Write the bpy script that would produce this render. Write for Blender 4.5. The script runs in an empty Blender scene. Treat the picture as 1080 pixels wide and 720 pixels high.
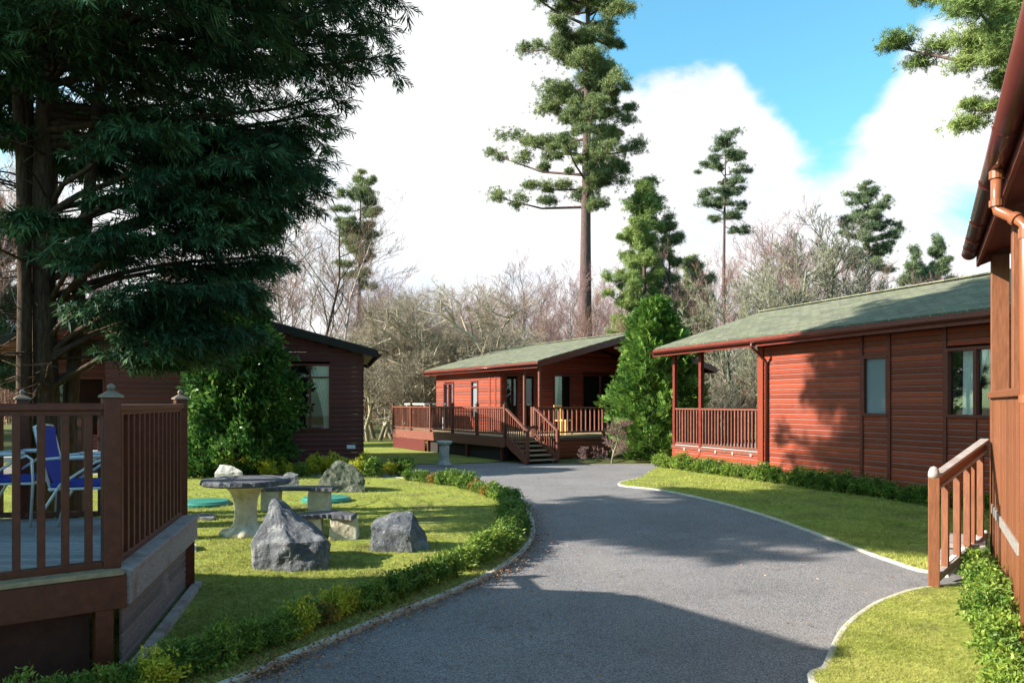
import bpy, bmesh, math, random
import numpy as np
from mathutils import Vector, Matrix, noise as mnoise
random.seed(7); RNG = np.random.default_rng(11)
S = bpy.context.scene; COL = S.collection
R = math.radians
F, CX, HY, CAM = 810.0, 540.0, 425.0, 1.7

def G(px, py):                       # picture point that lies on level ground -> metres
    Y = CAM*F/(py-HY); return Vector(((px-CX)/F*Y, Y, 0))
def PT(px, py, Y): return Vector(((px-CX)/F*Y, Y, CAM-(py-HY)/F*Y))

# ------------------------------------------------------------------ materials
def mat(name):
    m = bpy.data.materials.new(name); m.use_nodes = True
    nt = m.node_tree; b = nt.nodes['Principled BSDF']; return m, nt, b
def N(nt, t, **k):
    n = nt.nodes.new(t)
    for a, v in k.items(): setattr(n, a, v)
    return n
def ramp(nt, fac, stops):
    r = N(nt, 'ShaderNodeValToRGB'); el = r.color_ramp.elements
    while len(el) < len(stops): el.new(.5)
    for e, (p, c) in zip(el, stops): e.position = p; e.color = (*c, 1)
    nt.links.new(fac, r.inputs[0]); return r.outputs[0]
def noise(nt, scale, detail=4, rough=.6, vec=None, dist=0):
    n = N(nt, 'ShaderNodeTexNoise'); n.inputs['Scale'].default_value = scale
    n.inputs['Detail'].default_value = detail; n.inputs['Roughness'].default_value = rough
    n.inputs['Distortion'].default_value = dist
    if vec is not None: nt.links.new(vec, n.inputs['Vector'])
    return n.outputs['Fac']
def objco(nt, scale=None, gen='Object'):
    t = N(nt, 'ShaderNodeTexCoord'); o = t.outputs[gen]
    if scale:
        m = N(nt, 'ShaderNodeMapping'); m.inputs['Scale'].default_value = scale
        nt.links.new(o, m.inputs[0]); o = m.outputs[0]
    return o
def mixc(nt, a, b, fac, mode='MIX'):
    m = N(nt, 'ShaderNodeMix', data_type='RGBA', blend_type=mode)
    for i, v in ((0, fac), (6, a), (7, b)):
        if isinstance(v, (int, float)): m.inputs[i].default_value = v
        elif isinstance(v, tuple): m.inputs[i].default_value = (*v, 1)
        else: nt.links.new(v, m.inputs[i])
    return m.outputs[2]
def bump(nt, b, h, strength=.4, dist=.01):
    n = N(nt, 'ShaderNodeBump'); n.inputs['Strength'].default_value = strength
    n.inputs['Distance'].default_value = dist
    nt.links.new(h, n.inputs['Height']); nt.links.new(n.outputs[0], b.inputs['Normal'])
def mscale(c, k): return tuple(min(1, x*k) for x in c)

def wood(name, c, grain=(1.2, 1.2, 14), rough=.55, var=.35, weather=None, wfac=.5):
    """stained timber: random tone per board, grain, weathering"""
    m, nt, b = mat(name)
    co = objco(nt, grain); g = noise(nt, 6, 6, .65, co)
    isl = N(nt, 'ShaderNodeNewGeometry').outputs['Random Per Island']
    c1 = ramp(nt, isl, [(0, mscale(c, 1-var)), (.5, c), (1, mscale(c, 1+var*.8))])
    c2 = ramp(nt, g, [(.3, (.62,)*3), (.7, (1.15,)*3)])
    o = mixc(nt, c1, c2, 1.0, 'MULTIPLY')
    w = noise(nt, 2.3, 6, .7, objco(nt))
    if weather:
        f = ramp(nt, w, [(wfac, (0,)*3), (wfac+.18, (1,)*3)])
        o = mixc(nt, o, weather, f)
    if 'siding' in name:                          # sky light on every board's upward chamfer, painted in as a paler tone
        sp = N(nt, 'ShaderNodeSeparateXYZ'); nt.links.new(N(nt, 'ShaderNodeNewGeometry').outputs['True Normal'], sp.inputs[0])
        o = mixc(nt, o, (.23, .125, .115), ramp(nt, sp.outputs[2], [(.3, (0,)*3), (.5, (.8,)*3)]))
    nt.links.new(o, b.inputs['Base Color']); b.inputs['Roughness'].default_value = rough
    b.inputs['Specular IOR Level'].default_value = .3
    bump(nt, b, g, .35, .004); return m
def plain(name, c, rough=.5, metal=0, var=.12, sc=8, spec=.4):
    m, nt, b = mat(name)
    f = noise(nt, sc, 5, .65, objco(nt))
    o = ramp(nt, f, [(.25, mscale(c, 1-var)), (.75, mscale(c, 1+var))])
    nt.links.new(o, b.inputs['Base Color']); b.inputs['Roughness'].default_value = rough
    b.inputs['Metallic'].default_value = metal; b.inputs['Specular IOR Level'].default_value = spec
    return m
def leafm(name, a, b_, c_=None, sc=1.3, trans=.25, rough=.6, amt=.5):
    """foliage: every leaf its own tone plus slow drift of hue through the plant"""
    m, nt, b = mat(name)
    isl = N(nt, 'ShaderNodeNewGeometry').outputs['Random Per Island']
    f = noise(nt, sc, 3, .6, objco(nt))
    ma = N(nt, 'ShaderNodeMath', operation='MULTIPLY_ADD'); nt.links.new(isl, ma.inputs[0])
    ma.inputs[1].default_value = amt
    mm = N(nt, 'ShaderNodeMath', operation='MULTIPLY_ADD'); nt.links.new(f, mm.inputs[0])
    mm.inputs[1].default_value = 1.5; mm.inputs[2].default_value = -.25-amt*.5
    nt.links.new(mm.outputs[0], ma.inputs[2])
    st = [(.15, a), (.85, b_)] if c_ is None else [(.1, a), (.55, b_), (.95, c_)]
    o = ramp(nt, ma.outputs[0], st)
    nt.links.new(o, b.inputs['Base Color']); b.inputs['Roughness'].default_value = rough
    b.inputs['Specular IOR Level'].default_value = .25
    out = nt.nodes['Material Output']
    t = N(nt, 'ShaderNodeBsdfTranslucent'); nt.links.new(o, t.inputs[0])
    mx = N(nt, 'ShaderNodeMixShader'); mx.inputs[0].default_value = trans
    nt.links.new(b.outputs[0], mx.inputs[1]); nt.links.new(t.outputs[0], mx.inputs[2])
    nt.links.new(mx.outputs[0], out.inputs[0]); return m
def barkm(name, a, b_, sc=(6, 6, 1.3), strength=.7):
    m, nt, b = mat(name); f = noise(nt, 4, 7, .7, objco(nt, sc))
    o = ramp(nt, f, [(.3, a), (.68, b_)]); nt.links.new(o, b.inputs['Base Color'])
    b.inputs['Roughness'].default_value = .9; b.inputs['Specular IOR Level'].default_value = .1
    bump(nt, b, f, strength, .03); return m

RED = (.22, .033, .010)
M = {}
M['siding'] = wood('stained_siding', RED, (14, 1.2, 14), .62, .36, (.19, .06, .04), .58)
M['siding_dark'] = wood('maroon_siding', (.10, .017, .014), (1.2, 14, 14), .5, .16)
M['trim'] = wood('stained_trim', (.125, .023, .014), (2, 2, 2), .45, .2)
M['trim_red'] = wood('red_fascia', (.15, .028, .019), (2, 2, 2), .4, .1)
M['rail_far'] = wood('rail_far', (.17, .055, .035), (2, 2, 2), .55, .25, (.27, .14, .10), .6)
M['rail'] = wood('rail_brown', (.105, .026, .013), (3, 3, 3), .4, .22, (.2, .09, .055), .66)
M['porch_near'] = wood('porch_boards', (.205, .074, .033), (9, 9, 1.2), .5, .22, (.33, .17, .11), .66)
M['grey_board'] = wood('weathered_board', (.34, .29, .27), (3, 3, 12), .8, .3, (.16, .10, .09), .5)
M['deckfloor'] = wood('deck_floor', (.36, .36, .37), (3, 12, 3), .85, .18, (.22, .21, .2), .6)
M['step'] = wood('step_boards', (.33, .25, .15), (3, 3, 3), .8, .2)
M['bargerail'] = plain('gutter_brown', (.085, .022, .018), .22, 0, .1, 5, .5)
M['pipe'] = plain('pipe_brown', (.22, .075, .036), .2, 0, .08, 5, .6)
M['skirt'] = wood('skirt_board', (.17, .125, .115), (3, 3, 12), .8, .3, (.30, .26, .24), .6)
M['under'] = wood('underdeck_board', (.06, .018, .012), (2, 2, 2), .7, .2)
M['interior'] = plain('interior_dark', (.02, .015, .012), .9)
M['curtain'] = plain('curtain_cloth', (.75, .74, .7), .9, 0, .08)
M['white'] = plain('white_paint', (.75, .75, .74), .5)
M['metal'] = plain('brushed_metal', (.62, .63, .65), .3, .9)
M['alu'] = plain('white_tube', (.62, .63, .64), .3, .35)
M['zinc'] = plain('zinc_strip', (.42, .40, .37), .5, .6, .4, 30)
M['blue'] = plain('blue_fabric', (.025, .045, .30), .7, 0, .2, 60)
M['copper'] = plain('post_cap', (.20, .165, .13), .5, .4, .3, 20)
M['yellowwood'] = plain('yellow_wood', (.62, .36, .1), .5)
M['concrete'] = plain('kerb_concrete', (.40, .37, .31), .9, 0, .3, 9)
M['soil'] = plain('soil', (.09, .055, .035), .95, 0, .4, 14)
M['green_plastic'] = plain('turquoise_plastic', (.025, .17, .13), .45, 0, .25, 6)
M['lamp_white'] = plain('lamp_glass', (.8, .8, .75), .2)

def glass(name):
    m, nt, b = mat(name); out = nt.nodes['Material Output']
    tr = N(nt, 'ShaderNodeBsdfTransparent'); tr.inputs[0].default_value = (.75, .8, .8, 1)
    gl = N(nt, 'ShaderNodeBsdfGlossy'); gl.inputs['Roughness'].default_value = .02
    gl.inputs[0].default_value = (.9, .93, 1, 1)
    lw = N(nt, 'ShaderNodeFresnel'); lw.inputs[0].default_value = 1.45
    mp = N(nt, 'ShaderNodeMath', operation='ADD'); mp.inputs[1].default_value = .03
    nt.links.new(lw.outputs[0], mp.inputs[0])
    mx = N(nt, 'ShaderNodeMixShader'); nt.links.new(mp.outputs[0], mx.inputs[0])
    nt.links.new(tr.outputs[0], mx.inputs[1]); nt.links.new(gl.outputs[0], mx.inputs[2])
    nt.links.new(mx.outputs[0], out.inputs[0]); return m
M['glass'] = glass('window_glass')
def frosted():
    m, nt, b = mat('frosted_glass'); b.inputs['Base Color'].default_value = (.16, .19, .21, 1)
    b.inputs['Roughness'].default_value = .12; b.inputs['Specular IOR Level'].default_value = .8; return m
M['frost'] = frosted()

def roofm():
    m, nt, b = mat('mossy_shingles')
    co = objco(nt)
    sp = N(nt, 'ShaderNodeSeparateXYZ'); nt.links.new(co, sp.inputs[0])
    cb = N(nt, 'ShaderNodeCombineXYZ'); nt.links.new(sp.outputs[1], cb.inputs[0]); nt.links.new(sp.outputs[0], cb.inputs[1])
    br = N(nt, 'ShaderNodeTexBrick'); nt.links.new(cb.outputs[0], br.inputs[0])
    br.inputs['Scale'].default_value = 1; br.inputs['Brick Width'].default_value = .32
    br.inputs['Row Height'].default_value = .15; br.inputs['Mortar Size'].default_value = .014
    br.inputs['Color1'].default_value = (.17, .17, .115, 1); br.inputs['Color2'].default_value = (.085, .088, .062, 1)
    br.inputs['Mortar'].default_value = (.05, .055, .045, 1)
    n1 = noise(nt, 1.4, 6, .7, co); n2 = noise(nt, 24, 3, .7, co)
    o = mixc(nt, br.outputs[0], (.12, .135, .07), ramp(nt, n1, [(.42, (0,)*3), (.66, (.5,)*3)]))
    o = mixc(nt, o, (.38, .37, .31), ramp(nt, n2, [(.58, (0,)*3), (.68, (.7,)*3)]))
    nt.links.new(o, b.inputs['Base Color']); b.inputs['Roughness'].default_value = .9
    b.inputs['Specular IOR Level'].default_value = .2
    ad = N(nt, 'ShaderNodeMath', operation='ADD'); nt.links.new(n2, ad.inputs[0]); nt.links.new(br.outputs[1], ad.inputs[1])
    bump(nt, b, n2, .6, .015); return m
M['roof'] = roofm()
def asphalt():
    m, nt, b = mat('asphalt'); co = objco(nt)
    f = noise(nt, 150, 3, .8, co); big = noise(nt, .7, 5, .6, co)
    v = N(nt, 'ShaderNodeTexVoronoi'); v.inputs['Scale'].default_value = 120; nt.links.new(co, v.inputs[0])
    c = ramp(nt, f, [(.3, (.075, .072, .076)), (.52, (.17, .161, .164)), (.72, (.35, .33, .325))])
    c = mixc(nt, c, ramp(nt, v.outputs['Color'], [(.2, (.5,)*3), (.8, (1.35,)*3)]), 1.0, 'MULTIPLY')
    c = mixc(nt, c, ramp(nt, big, [(.3, (.85,)*3), (.7, (1.2,)*3)]), 1.0, 'MULTIPLY')
    st = noise(nt, .9, 7, .72, objco(nt, (1.6, .45, 1)), .6)      # patches, stains and dusty wheel lines
    c = mixc(nt, c, (.19, .17, .15), ramp(nt, st, [(.5, (0,)*3), (.72, (.5,)*3)]))
    s2 = noise(nt, 2.7, 5, .6, co); c = mixc(nt, c, (.05, .048, .05), ramp(nt, s2, [(.60, (0,)*3), (.70, (.4,)*3)]))
    nt.links.new(c, b.inputs['Base Color']); b.inputs['Roughness'].default_value = .85
    b.inputs['Specular IOR Level'].default_value = .3
    bump(nt, b, v.outputs['Distance'], .5, .006); return m
M['asphalt'] = asphalt()
def turf(name, a, b_, c_):
    m, nt, b = mat(name); co = objco(nt)
    f = noise(nt, 16, 8, .75, co); g = noise(nt, 1.1, 5, .65, co)
    o = ramp(nt, f, [(.3, a), (.5, b_), (.72, c_)])
    o = mixc(nt, o, (.12, .10, .045), ramp(nt, g, [(.47, (0,)*3), (.68, (.75,)*3)]))
    nt.links.new(o, b.inputs['Base Color']); b.inputs['Roughness'].default_value = .95
    b.inputs['Specular IOR Level'].default_value = .1
    bump(nt, b, f, 1, .03); return m
M['turf'] = turf('turf', (.06, .075, .018), (.22, .25, .045), (.40, .41, .09))
M['forest'] = turf('forest_floor', (.045, .05, .02), (.10, .11, .035), (.16, .15, .06))
M['grass'] = leafm('grass_blades', (.15, .18, .035), (.34, .36, .075), (.52, .49, .16), 1.6, .25, .8, .9)
M['litter'] = leafm('dead_leaves', (.13, .05, .02), (.3, .14, .06), (.4, .27, .15), 3, .1, .8, 1)
M['box'] = leafm('box_leaves', (.035, .085, .015), (.12, .21, .03), (.32, .38, .06), 5, .25, .45, .6)
M['boxyellow'] = leafm('golden_leaves', (.2, .27, .025), (.5, .48, .045), (.75, .58, .07), 5, .3, .5, .6)
M['boxlime'] = leafm('lime_leaves', (.08, .14, .02), (.19, .28, .04), (.36, .40, .07), 5, .3, .5, .6)
M['boxred'] = leafm('rusty_leaves', (.09, .11, .02), (.3, .22, .04), (.5, .24, .05), 5, .25, .5, .8)
M['laurel'] = leafm('laurel_leaves', (.012, .045, .012), (.05, .13, .025), (.22, .33, .07), 2, .3, .3, .6)
M['thuja'] = leafm('thuja_leaves', (.03, .09, .018), (.11, .21, .035), (.28, .40, .08), 2, .25, .5, .6)
M['cedar'] = leafm('cedar_leaves', (.010, .035, .018), (.035, .09, .04), (.11, .2, .07), .9, .2, .6, .6)
M['pine'] = leafm('pine_needles', (.06, .09, .045), (.16, .205, .075), (.31, .33, .12), .5, .15, .7, .6)
M['pine_far'] = leafm('far_pine_needles', (.05, .085, .055), (.12, .165, .08), (.2, .24, .11), .4, .15, .7, .6)
M['pinebright'] = leafm('young_pine_needles', (.075, .12, .035), (.19, .26, .07), (.34, .40, .13), .5, .2, .7, .6)
M['bark_dark'] = barkm('dark_bark', (.022, .015, .012), (.10, .065, .042))
M['bark_pine'] = barkm('pine_bark', (.045, .03, .03), (.17, .11, .10))
M['bark_orange'] = barkm('orange_bark', (.2, .09, .045), (.36, .19, .11))
M['bark_birch'] = barkm('birch_bark', (.16, .12, .11), (.46, .42, .39), (2, 2, 4))
M['twig_purple'] = leafm('purple_twigs', (.14, .08, .08), (.31, .18, .17), None, .3, 0, .9, .8)
M['twig_rust'] = leafm('rusty_twigs', (.15, .085, .06), (.33, .19, .135), None, .3, 0, .9, .8)
M['twig_lichen'] = leafm('lichen_twigs', (.115, .095, .065), (.40, .34, .24), None, .6, 0, .95, .9)
M['twig_olive'] = leafm('olive_twigs', (.12, .115, .075), (.30, .29, .20), None, .6, 0, .95, .9)
M['twig_dark'] = leafm('dark_twigs', (.06, .06, .045), (.17, .17, .12), None, .6, 0, .95, .9)
def rockm(name, a, b_, c_):
    m, nt, b = mat(name); co = objco(nt)
    f = noise(nt, 5, 8, .7, co, .4); g = noise(nt, 17, 5, .7, co)
    o = ramp(nt, f, [(.32, a), (.52, b_), (.74, c_)])
    o = mixc(nt, o, (.42, .42, .38), ramp(nt, g, [(.6, (0,)*3), (.68, (.7,)*3)]))
    nt.links.new(o, b.inputs['Base Color']); b.inputs['Roughness'].default_value = .9
    ad = N(nt, 'ShaderNodeMath', operation='ADD'); nt.links.new(f, ad.inputs[0]); nt.links.new(g, ad.inputs[1])
    bump(nt, b, ad.outputs[0], .8, .03); return m
M['rock'] = rockm('grey_rock', (.03, .034, .042), (.09, .095, .105), (.26, .26, .25))
M['rockpale'] = rockm('pale_rock', (.22, .21, .18), (.42, .40, .36), (.6, .58, .52))
M['rockmoss'] = rockm('mossy_rock', (.035, .045, .03), (.085, .095, .065), (.2, .2, .15))
M['slate'] = rockm('slate_top', (.035, .036, .045), (.07, .07, .085), (.15, .15, .16))
M['caststone'] = rockm('cast_stone', (.34, .27, .17), (.55, .48, .36), (.72, .68, .58))

# ------------------------------------------------------------------ mesh helpers
def link(name, me, m, parent=None):
    o = bpy.data.objects.new(name, me); COL.objects.link(o)
    if m is not None and not me.materials: me.materials.append(m)
    if parent is not None: o.parent = parent
    return o
def tag(o, label=None, cat=None, group=None, kind=None):
    if label: o['label'] = label
    if cat: o['category'] = cat
    if group: o['group'] = group
    if kind: o['kind'] = kind
    return o
def empty(name, loc=(0, 0, 0), rz=0, label=None, cat=None, group=None):
    o = bpy.data.objects.new(name, None); COL.objects.link(o); o.location = loc; o.rotation_euler = (0, 0, rz)
    o.empty_display_size = .1
    return tag(o, label, cat, group)
def copy_tree(o, parent=None, sub=None):
    c = o.copy(); COL.objects.link(c)
    c.parent = parent
    for ch in KIDS(o): copy_tree(ch, c)
    return c
def KIDS(o): return [x for x in COL.objects if x.parent == o]

class MB:
    def __init__(s): s.v = []; s.f = []
    def add(s, vs, fs):
        n = len(s.v); s.v += [tuple(v) for v in vs]; s.f += [tuple(i+n for i in f) for f in fs]; return s
    def box(s, x0, x1, y0, y1, z0, z1):
        v = [(x, y, z) for z in (z0, z1) for y in (y0, y1) for x in (x0, x1)]
        return s.add(v, [(0, 2, 3, 1), (4, 5, 7, 6), (0, 1, 5, 4), (2, 6, 7, 3), (0, 4, 6, 2), (1, 3, 7, 5)])
    def bar(s, p0, p1, w, h, up=(0, 0, 1)):
        p0 = Vector(p0); p1 = Vector(p1); d = (p1-p0).normalized(); u = Vector(up)
        a = d.cross(u)
        if a.length < 1e-4: a = d.cross(Vector((1, 0, 0)))
        a.normalize(); b = a.cross(d).normalized(); a *= w/2; b *= h/2
        v = [p+q for p in (p0, p1) for q in (-a-b, a-b, a+b, -a+b)]
        return s.add(v, [(0, 3, 2, 1), (4, 5, 6, 7), (0, 1, 5, 4), (1, 2, 6, 5), (2, 3, 7, 6), (3, 0, 4, 7)])
    def tube(s, pts, r, n=8, cap=True):
        pts = [Vector(p) for p in pts]; rs = r if isinstance(r, (list, tuple)) else [r]*len(pts)
        rings = []; prev = None
        for i, p in enumerate(pts):
            d = (pts[min(i+1, len(pts)-1)]-pts[max(i-1, 0)]).normalized()
            a = (prev - d*prev.dot(d)) if prev is not None else d.cross(Vector((0, 0, 1)))
            if a.length < 1e-3: a = d.cross(Vector((0, 1, 0)))
            a.normalize(); prev = a; b = d.cross(a)
            rings.append([p+(a*math.cos(t)+b*math.sin(t))*rs[i] for t in [2*math.pi*k/n for k in range(n)]])
        v = [q for g in rings for q in g]; f = []
        for i in range(len(pts)-1):
            for k in range(n):
                f.append((i*n+k, i*n+(k+1) % n, (i+1)*n+(k+1) % n, (i+1)*n+k))
        if cap: f += [tuple(range(n))[::-1], tuple((len(pts)-1)*n+k for k in range(n))]
        return s.add(v, f)
    def prism(s, poly, z0, z1):
        n = len(poly); v = [(p[0], p[1], z0) for p in poly]+[(p[0], p[1], z1) for p in poly]
        return s.add(v, [tuple(range(n))[::-1], tuple(range(n, 2*n))]+[(i, (i+1) % n, n+(i+1) % n, n+i) for i in range(n)])
    def lathe(s, prof, c=(0, 0, 0), n=24, mod=None):
        v = []; f = []
        for (r, z) in prof:
            for k in range(n):
                t = 2*math.pi*k/n; q = r*(mod(t, z) if mod else 1); v.append((c[0]+q*math.cos(t), c[1]+q*math.sin(t), c[2]+z))
        for i in range(len(prof)-1):
            for k in range(n): f.append((i*n+k, i*n+(k+1) % n, (i+1)*n+(k+1) % n, (i+1)*n+k))
        f += [tuple(range(n))[::-1], tuple((len(prof)-1)*n+k for k in range(n))]
        return s.add(v, f)
    def build(s, name, m, parent=None, bevel=0, smooth=False):
        me = bpy.data.meshes.new(name); me.from_pydata(s.v, [], s.f); me.update()
        bm = bmesh.new(); bm.from_mesh(me); bmesh.ops.recalc_face_normals(bm, faces=bm.faces); bm.to_mesh(me); bm.free()
        if smooth: me.shade_smooth() if hasattr(me, 'shade_smooth') else None
        o = link(name, me, m, parent)
        if bevel:
            b = o.modifiers.new('bevel', 'BEVEL'); b.width = bevel; b.segments = 2; b.limit_method = 'ANGLE'
        return o

def npmesh(name, V, Fc, k):
    me = bpy.data.meshes.new(name); nf = len(Fc)
    me.vertices.add(len(V)); me.vertices.foreach_set('co', np.ascontiguousarray(V, dtype=np.float32).ravel())
    me.loops.add(nf*k); me.loops.foreach_set('vertex_index', np.ascontiguousarray(Fc, dtype=np.int32).ravel())
    me.polygons.add(nf); me.polygons.foreach_set('loop_start', np.arange(0, nf*k, k, dtype=np.int32))
    me.update(calc_edges=True); me.validate(); return me
def unit(a): return a/np.maximum(np.linalg.norm(a, axis=-1, keepdims=True), 1e-9)
def scatter(tv, tf, pos, dx, up, sc):
    """copies of a small template at pos with local +x along dx and local z near up"""
    dx = unit(dx); y = unit(np.cross(up, dx)); z = np.cross(dx, y)
    Rm = np.stack([dx, y, z], axis=1)                 # n,3,3 rows are axes
    V = np.einsum('ti,nij->ntj', tv, Rm)*sc[:, None, None]+pos[:, None, :]
    n, t = len(pos), len(tv)
    Fc = (tf[None]+(np.arange(n)*t)[:, None, None]).reshape(-1, tf.shape[1])
    return V.reshape(-1, 3), Fc
def tri_template(tips, w):
    """thin triangles from root points to tips: tips list of (root, tip, width)"""
    v = []; f = []
    for (a, b, w_) in tips:
        a = np.array(a, float); b = np.array(b, float); d = b-a
        q = np.cross(d, RNG.normal(size=3)); q = q/np.linalg.norm(q)*w_*w
        n = len(v); v += [a-q, a+q, b]; f.append((n, n+1, n+2))
    return np.array(v), np.array(f)
def frond_template(n=9, spread=.5, w=.07, flat=.08):
    tips = [((0, 0, 0), (1, 0, 0), .5)]
    for i in range(n):
        t = .05+.85*i/n; s = 1 if i % 2 else -1; L = (1-t)*.75+.12
        tips.append(((t, 0, 0), (t+L*.62, s*L*spread, RNG.normal()*flat-.05), 1))
    v = []; f = []
    for a, b, w_ in tips:
        a = np.array(a); b = np.array(b); d = b-a; q = np.array([-d[1], d[0], RNG.normal()*.3*np.linalg.norm(d)]); q = q/np.linalg.norm(q)*w*w_
        k = len(v); mid = a+d*.45; v += [a, mid+q, b, mid-q]; f.append((k, k+1, k+2, k+3))
    return np.array(v), np.array(f)
def leaf_cluster(n=6, L=1, w=.35):
    v = []; f = []
    for i in range(n):
        d = unit(RNG.normal(size=3)+np.array([.9, 0, .3])); q = unit(np.cross(d, RNG.normal(size=3)))*w*L
        a = RNG.normal(size=3)*.25; k = len(v); v += [a, a+d*L*.45+q*.5, a+d*L, a+d*L*.45-q*.5]; f.append((k, k+1, k+2, k+3))
    return np.array(v), np.array(f)
def tuft_template(n=12, w=.05):
    tips = []
    for i in range(n):
        d = unit(RNG.normal(size=3)+np.array([.75, 0, .25])); a = RNG.normal(size=3)*.16
        tips.append((a, a+d, 1))
    return tri_template(tips, w)
FROND = frond_template(); CLUST = leaf_cluster(); TUFT = tuft_template(); BROAD = leaf_cluster(5, 1, .42)
CEDF = frond_template(13, .36, .034, .14)

def segmesh(name, P0, P1, R0, R1, n=3):
    P0 = np.array(P0); P1 = np.array(P1); R0 = np.array(R0); R1 = np.array(R1)
    d = unit(P1-P0); ref = np.where(np.abs(d[:, 2:3]) > .9, np.array([[1., 0, 0]]), np.array([[0, 0, 1.]]))
    a = unit(np.cross(d, ref)); b = np.cross(d, a); V = []
    for P, Rr in ((P0, R0), (P1, R1)):
        for k in range(n):
            t = 2*math.pi*k/n; V.append(P+(a*math.cos(t)+b*math.sin(t))*Rr[:, None])
    V = np.stack(V, 1).reshape(-1, 3); m = len(P0)
    tf = np.array([(k, (k+1) % n, n+(k+1) % n, n+k) for k in range(n)])
    Fc = (tf[None]+(np.arange(m)*2*n)[:, None, None]).reshape(-1, 4)
    return npmesh(name, V, Fc, 4)

# ------------------------------------------------------------------ world, sun, camera
cam = bpy.data.cameras.new('camera'); co = bpy.data.objects.new('camera', cam); COL.objects.link(co)
co.location = (0, 0, CAM); co.rotation_euler = (R(90), 0, 0)
cam.sensor_width = 36; cam.lens = 27; cam.shift_y = (HY-360)/1080; cam.clip_end = 2000; S.camera = co
EL = R(28); SUN = Vector((-.985*math.cos(EL), -.17*math.cos(EL), math.sin(EL))).normalized()
sl = bpy.data.lights.new('sun', 'SUN'); sl.energy = 5.0; sl.angle = R(.53); sl.color = (1, .93, .82)
so = bpy.data.objects.new('sun', sl); COL.objects.link(so); so.rotation_euler = SUN.to_track_quat('Z', 'Y').to_euler()
W = bpy.data.worlds.new('World'); S.world = W; W.use_nodes = True; nt = W.node_tree
bg = nt.nodes['Background']; bg.inputs[1].default_value = .074
sky = N(nt, 'ShaderNodeTexSky', sky_type='NISHITA'); sky.sun_disc = False; sky.sun_elevation = EL
sky.sun_rotation = math.atan2(SUN.x, SUN.y); sky.ozone_density = 2.2; sky.air_density = 1.1
tc = N(nt, 'ShaderNodeTexCoord'); nrm = N(nt, 'ShaderNodeVectorMath', operation='NORMALIZE'); nt.links.new(tc.outputs['Generated'], nrm.inputs[0])
mp = N(nt, 'ShaderNodeMapping'); mp.inputs['Scale'].default_value = (1, 1, 1.7); nt.links.new(nrm.outputs[0], mp.inputs[0])
n1 = noise(nt, 2.6, 8, .58, mp.outputs[0], .25)
def blob(px, py, r0, r1, amp):
    d = Vector((px-CX, F, HY-py)).normalized()
    v = N(nt, 'ShaderNodeVectorMath', operation='DISTANCE'); nt.links.new(nrm.outputs[0], v.inputs[0]); v.inputs[1].default_value = d
    m = N(nt, 'ShaderNodeMapRange', interpolation_type='SMOOTHSTEP'); nt.links.new(v.outputs['Value'], m.inputs[0])
    m.inputs[1].default_value = r0; m.inputs[2].default_value = r1; m.inputs[3].default_value = amp; m.inputs[4].default_value = 0
    return m.outputs[0]
acc = None
for b_ in [(780, 0, .04, .20, -.5), (870, 60, .02, .11, -.4), (640, 110, .02, .09, -.3), (900, 190, .02, .22, -.42), (690, -190, .2, .5, -.7), (690, 50, .02, .1, -.3),
           (745, 125, .04, .16, .7), (840, 75, .01, .05, .3), (985, 120, .03, .15, .55), (860, 260, .05, .2, .3), (450, 130, .1, .42, .45), (600, 330, .1, .5, .25)]:
    o_ = blob(*b_)
    if acc is None: acc = o_
    else:
        a_ = N(nt, 'ShaderNodeMath', operation='ADD'); nt.links.new(acc, a_.inputs[0]); nt.links.new(o_, a_.inputs[1]); acc = a_.outputs[0]
sx = N(nt, 'ShaderNodeSeparateXYZ'); nt.links.new(nrm.outputs[0], sx.inputs[0])
fr = N(nt, 'ShaderNodeMapRange', interpolation_type='SMOOTHSTEP'); nt.links.new(sx.outputs[1], fr.inputs[0])   # the cloud bank stands to the north, the rest of the sky is broken
for i, v in ((1, -.1), (2, .75), (3, -.12), (4, .27)): fr.inputs[i].default_value = v
a1 = N(nt, 'ShaderNodeMath', operation='ADD'); nt.links.new(acc, a1.inputs[0]); nt.links.new(fr.outputs[0], a1.inputs[1])
a3 = N(nt, 'ShaderNodeMath', operation='MULTIPLY_ADD'); nt.links.new(n1, a3.inputs[0]); a3.inputs[1].default_value = 1.9; a3.inputs[2].default_value = -.45
a2 = N(nt, 'ShaderNodeMath', operation='ADD'); nt.links.new(a1.outputs[0], a2.inputs[0]); nt.links.new(a3.outputs[0], a2.inputs[1])
cf = N(nt, 'ShaderNodeMapRange', interpolation_type='SMOOTHSTEP'); nt.links.new(a2.outputs[0], cf.inputs[0])
cf.inputs[1].default_value = .44; cf.inputs[2].default_value = .70
n2 = noise(nt, 3.2, 8, .6, mp.outputs[0], .3)
cc = ramp(nt, n2, [(.34, (.76, .82, .90)), (.45, (.95, .97, .99)), (.6, (1.05, 1.05, 1.05))])
ccs = N(nt, 'ShaderNodeVectorMath', operation='SCALE'); nt.links.new(cc, ccs.inputs[0]); ccs.inputs[3].default_value = 5.3
skc = mixc(nt, sky.outputs[0], (.85, 1.5, 1.42), 1.0, 'MULTIPLY')
mx = mixc(nt, skc, ccs.outputs[0], cf.outputs[0]); nt.links.new(mx, bg.inputs[0])
S.view_settings.view_transform = 'Standard'; S.view_settings.look = 'None'; S.view_settings.gamma = 1
S.view_settings.exposure = 1.58

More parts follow.
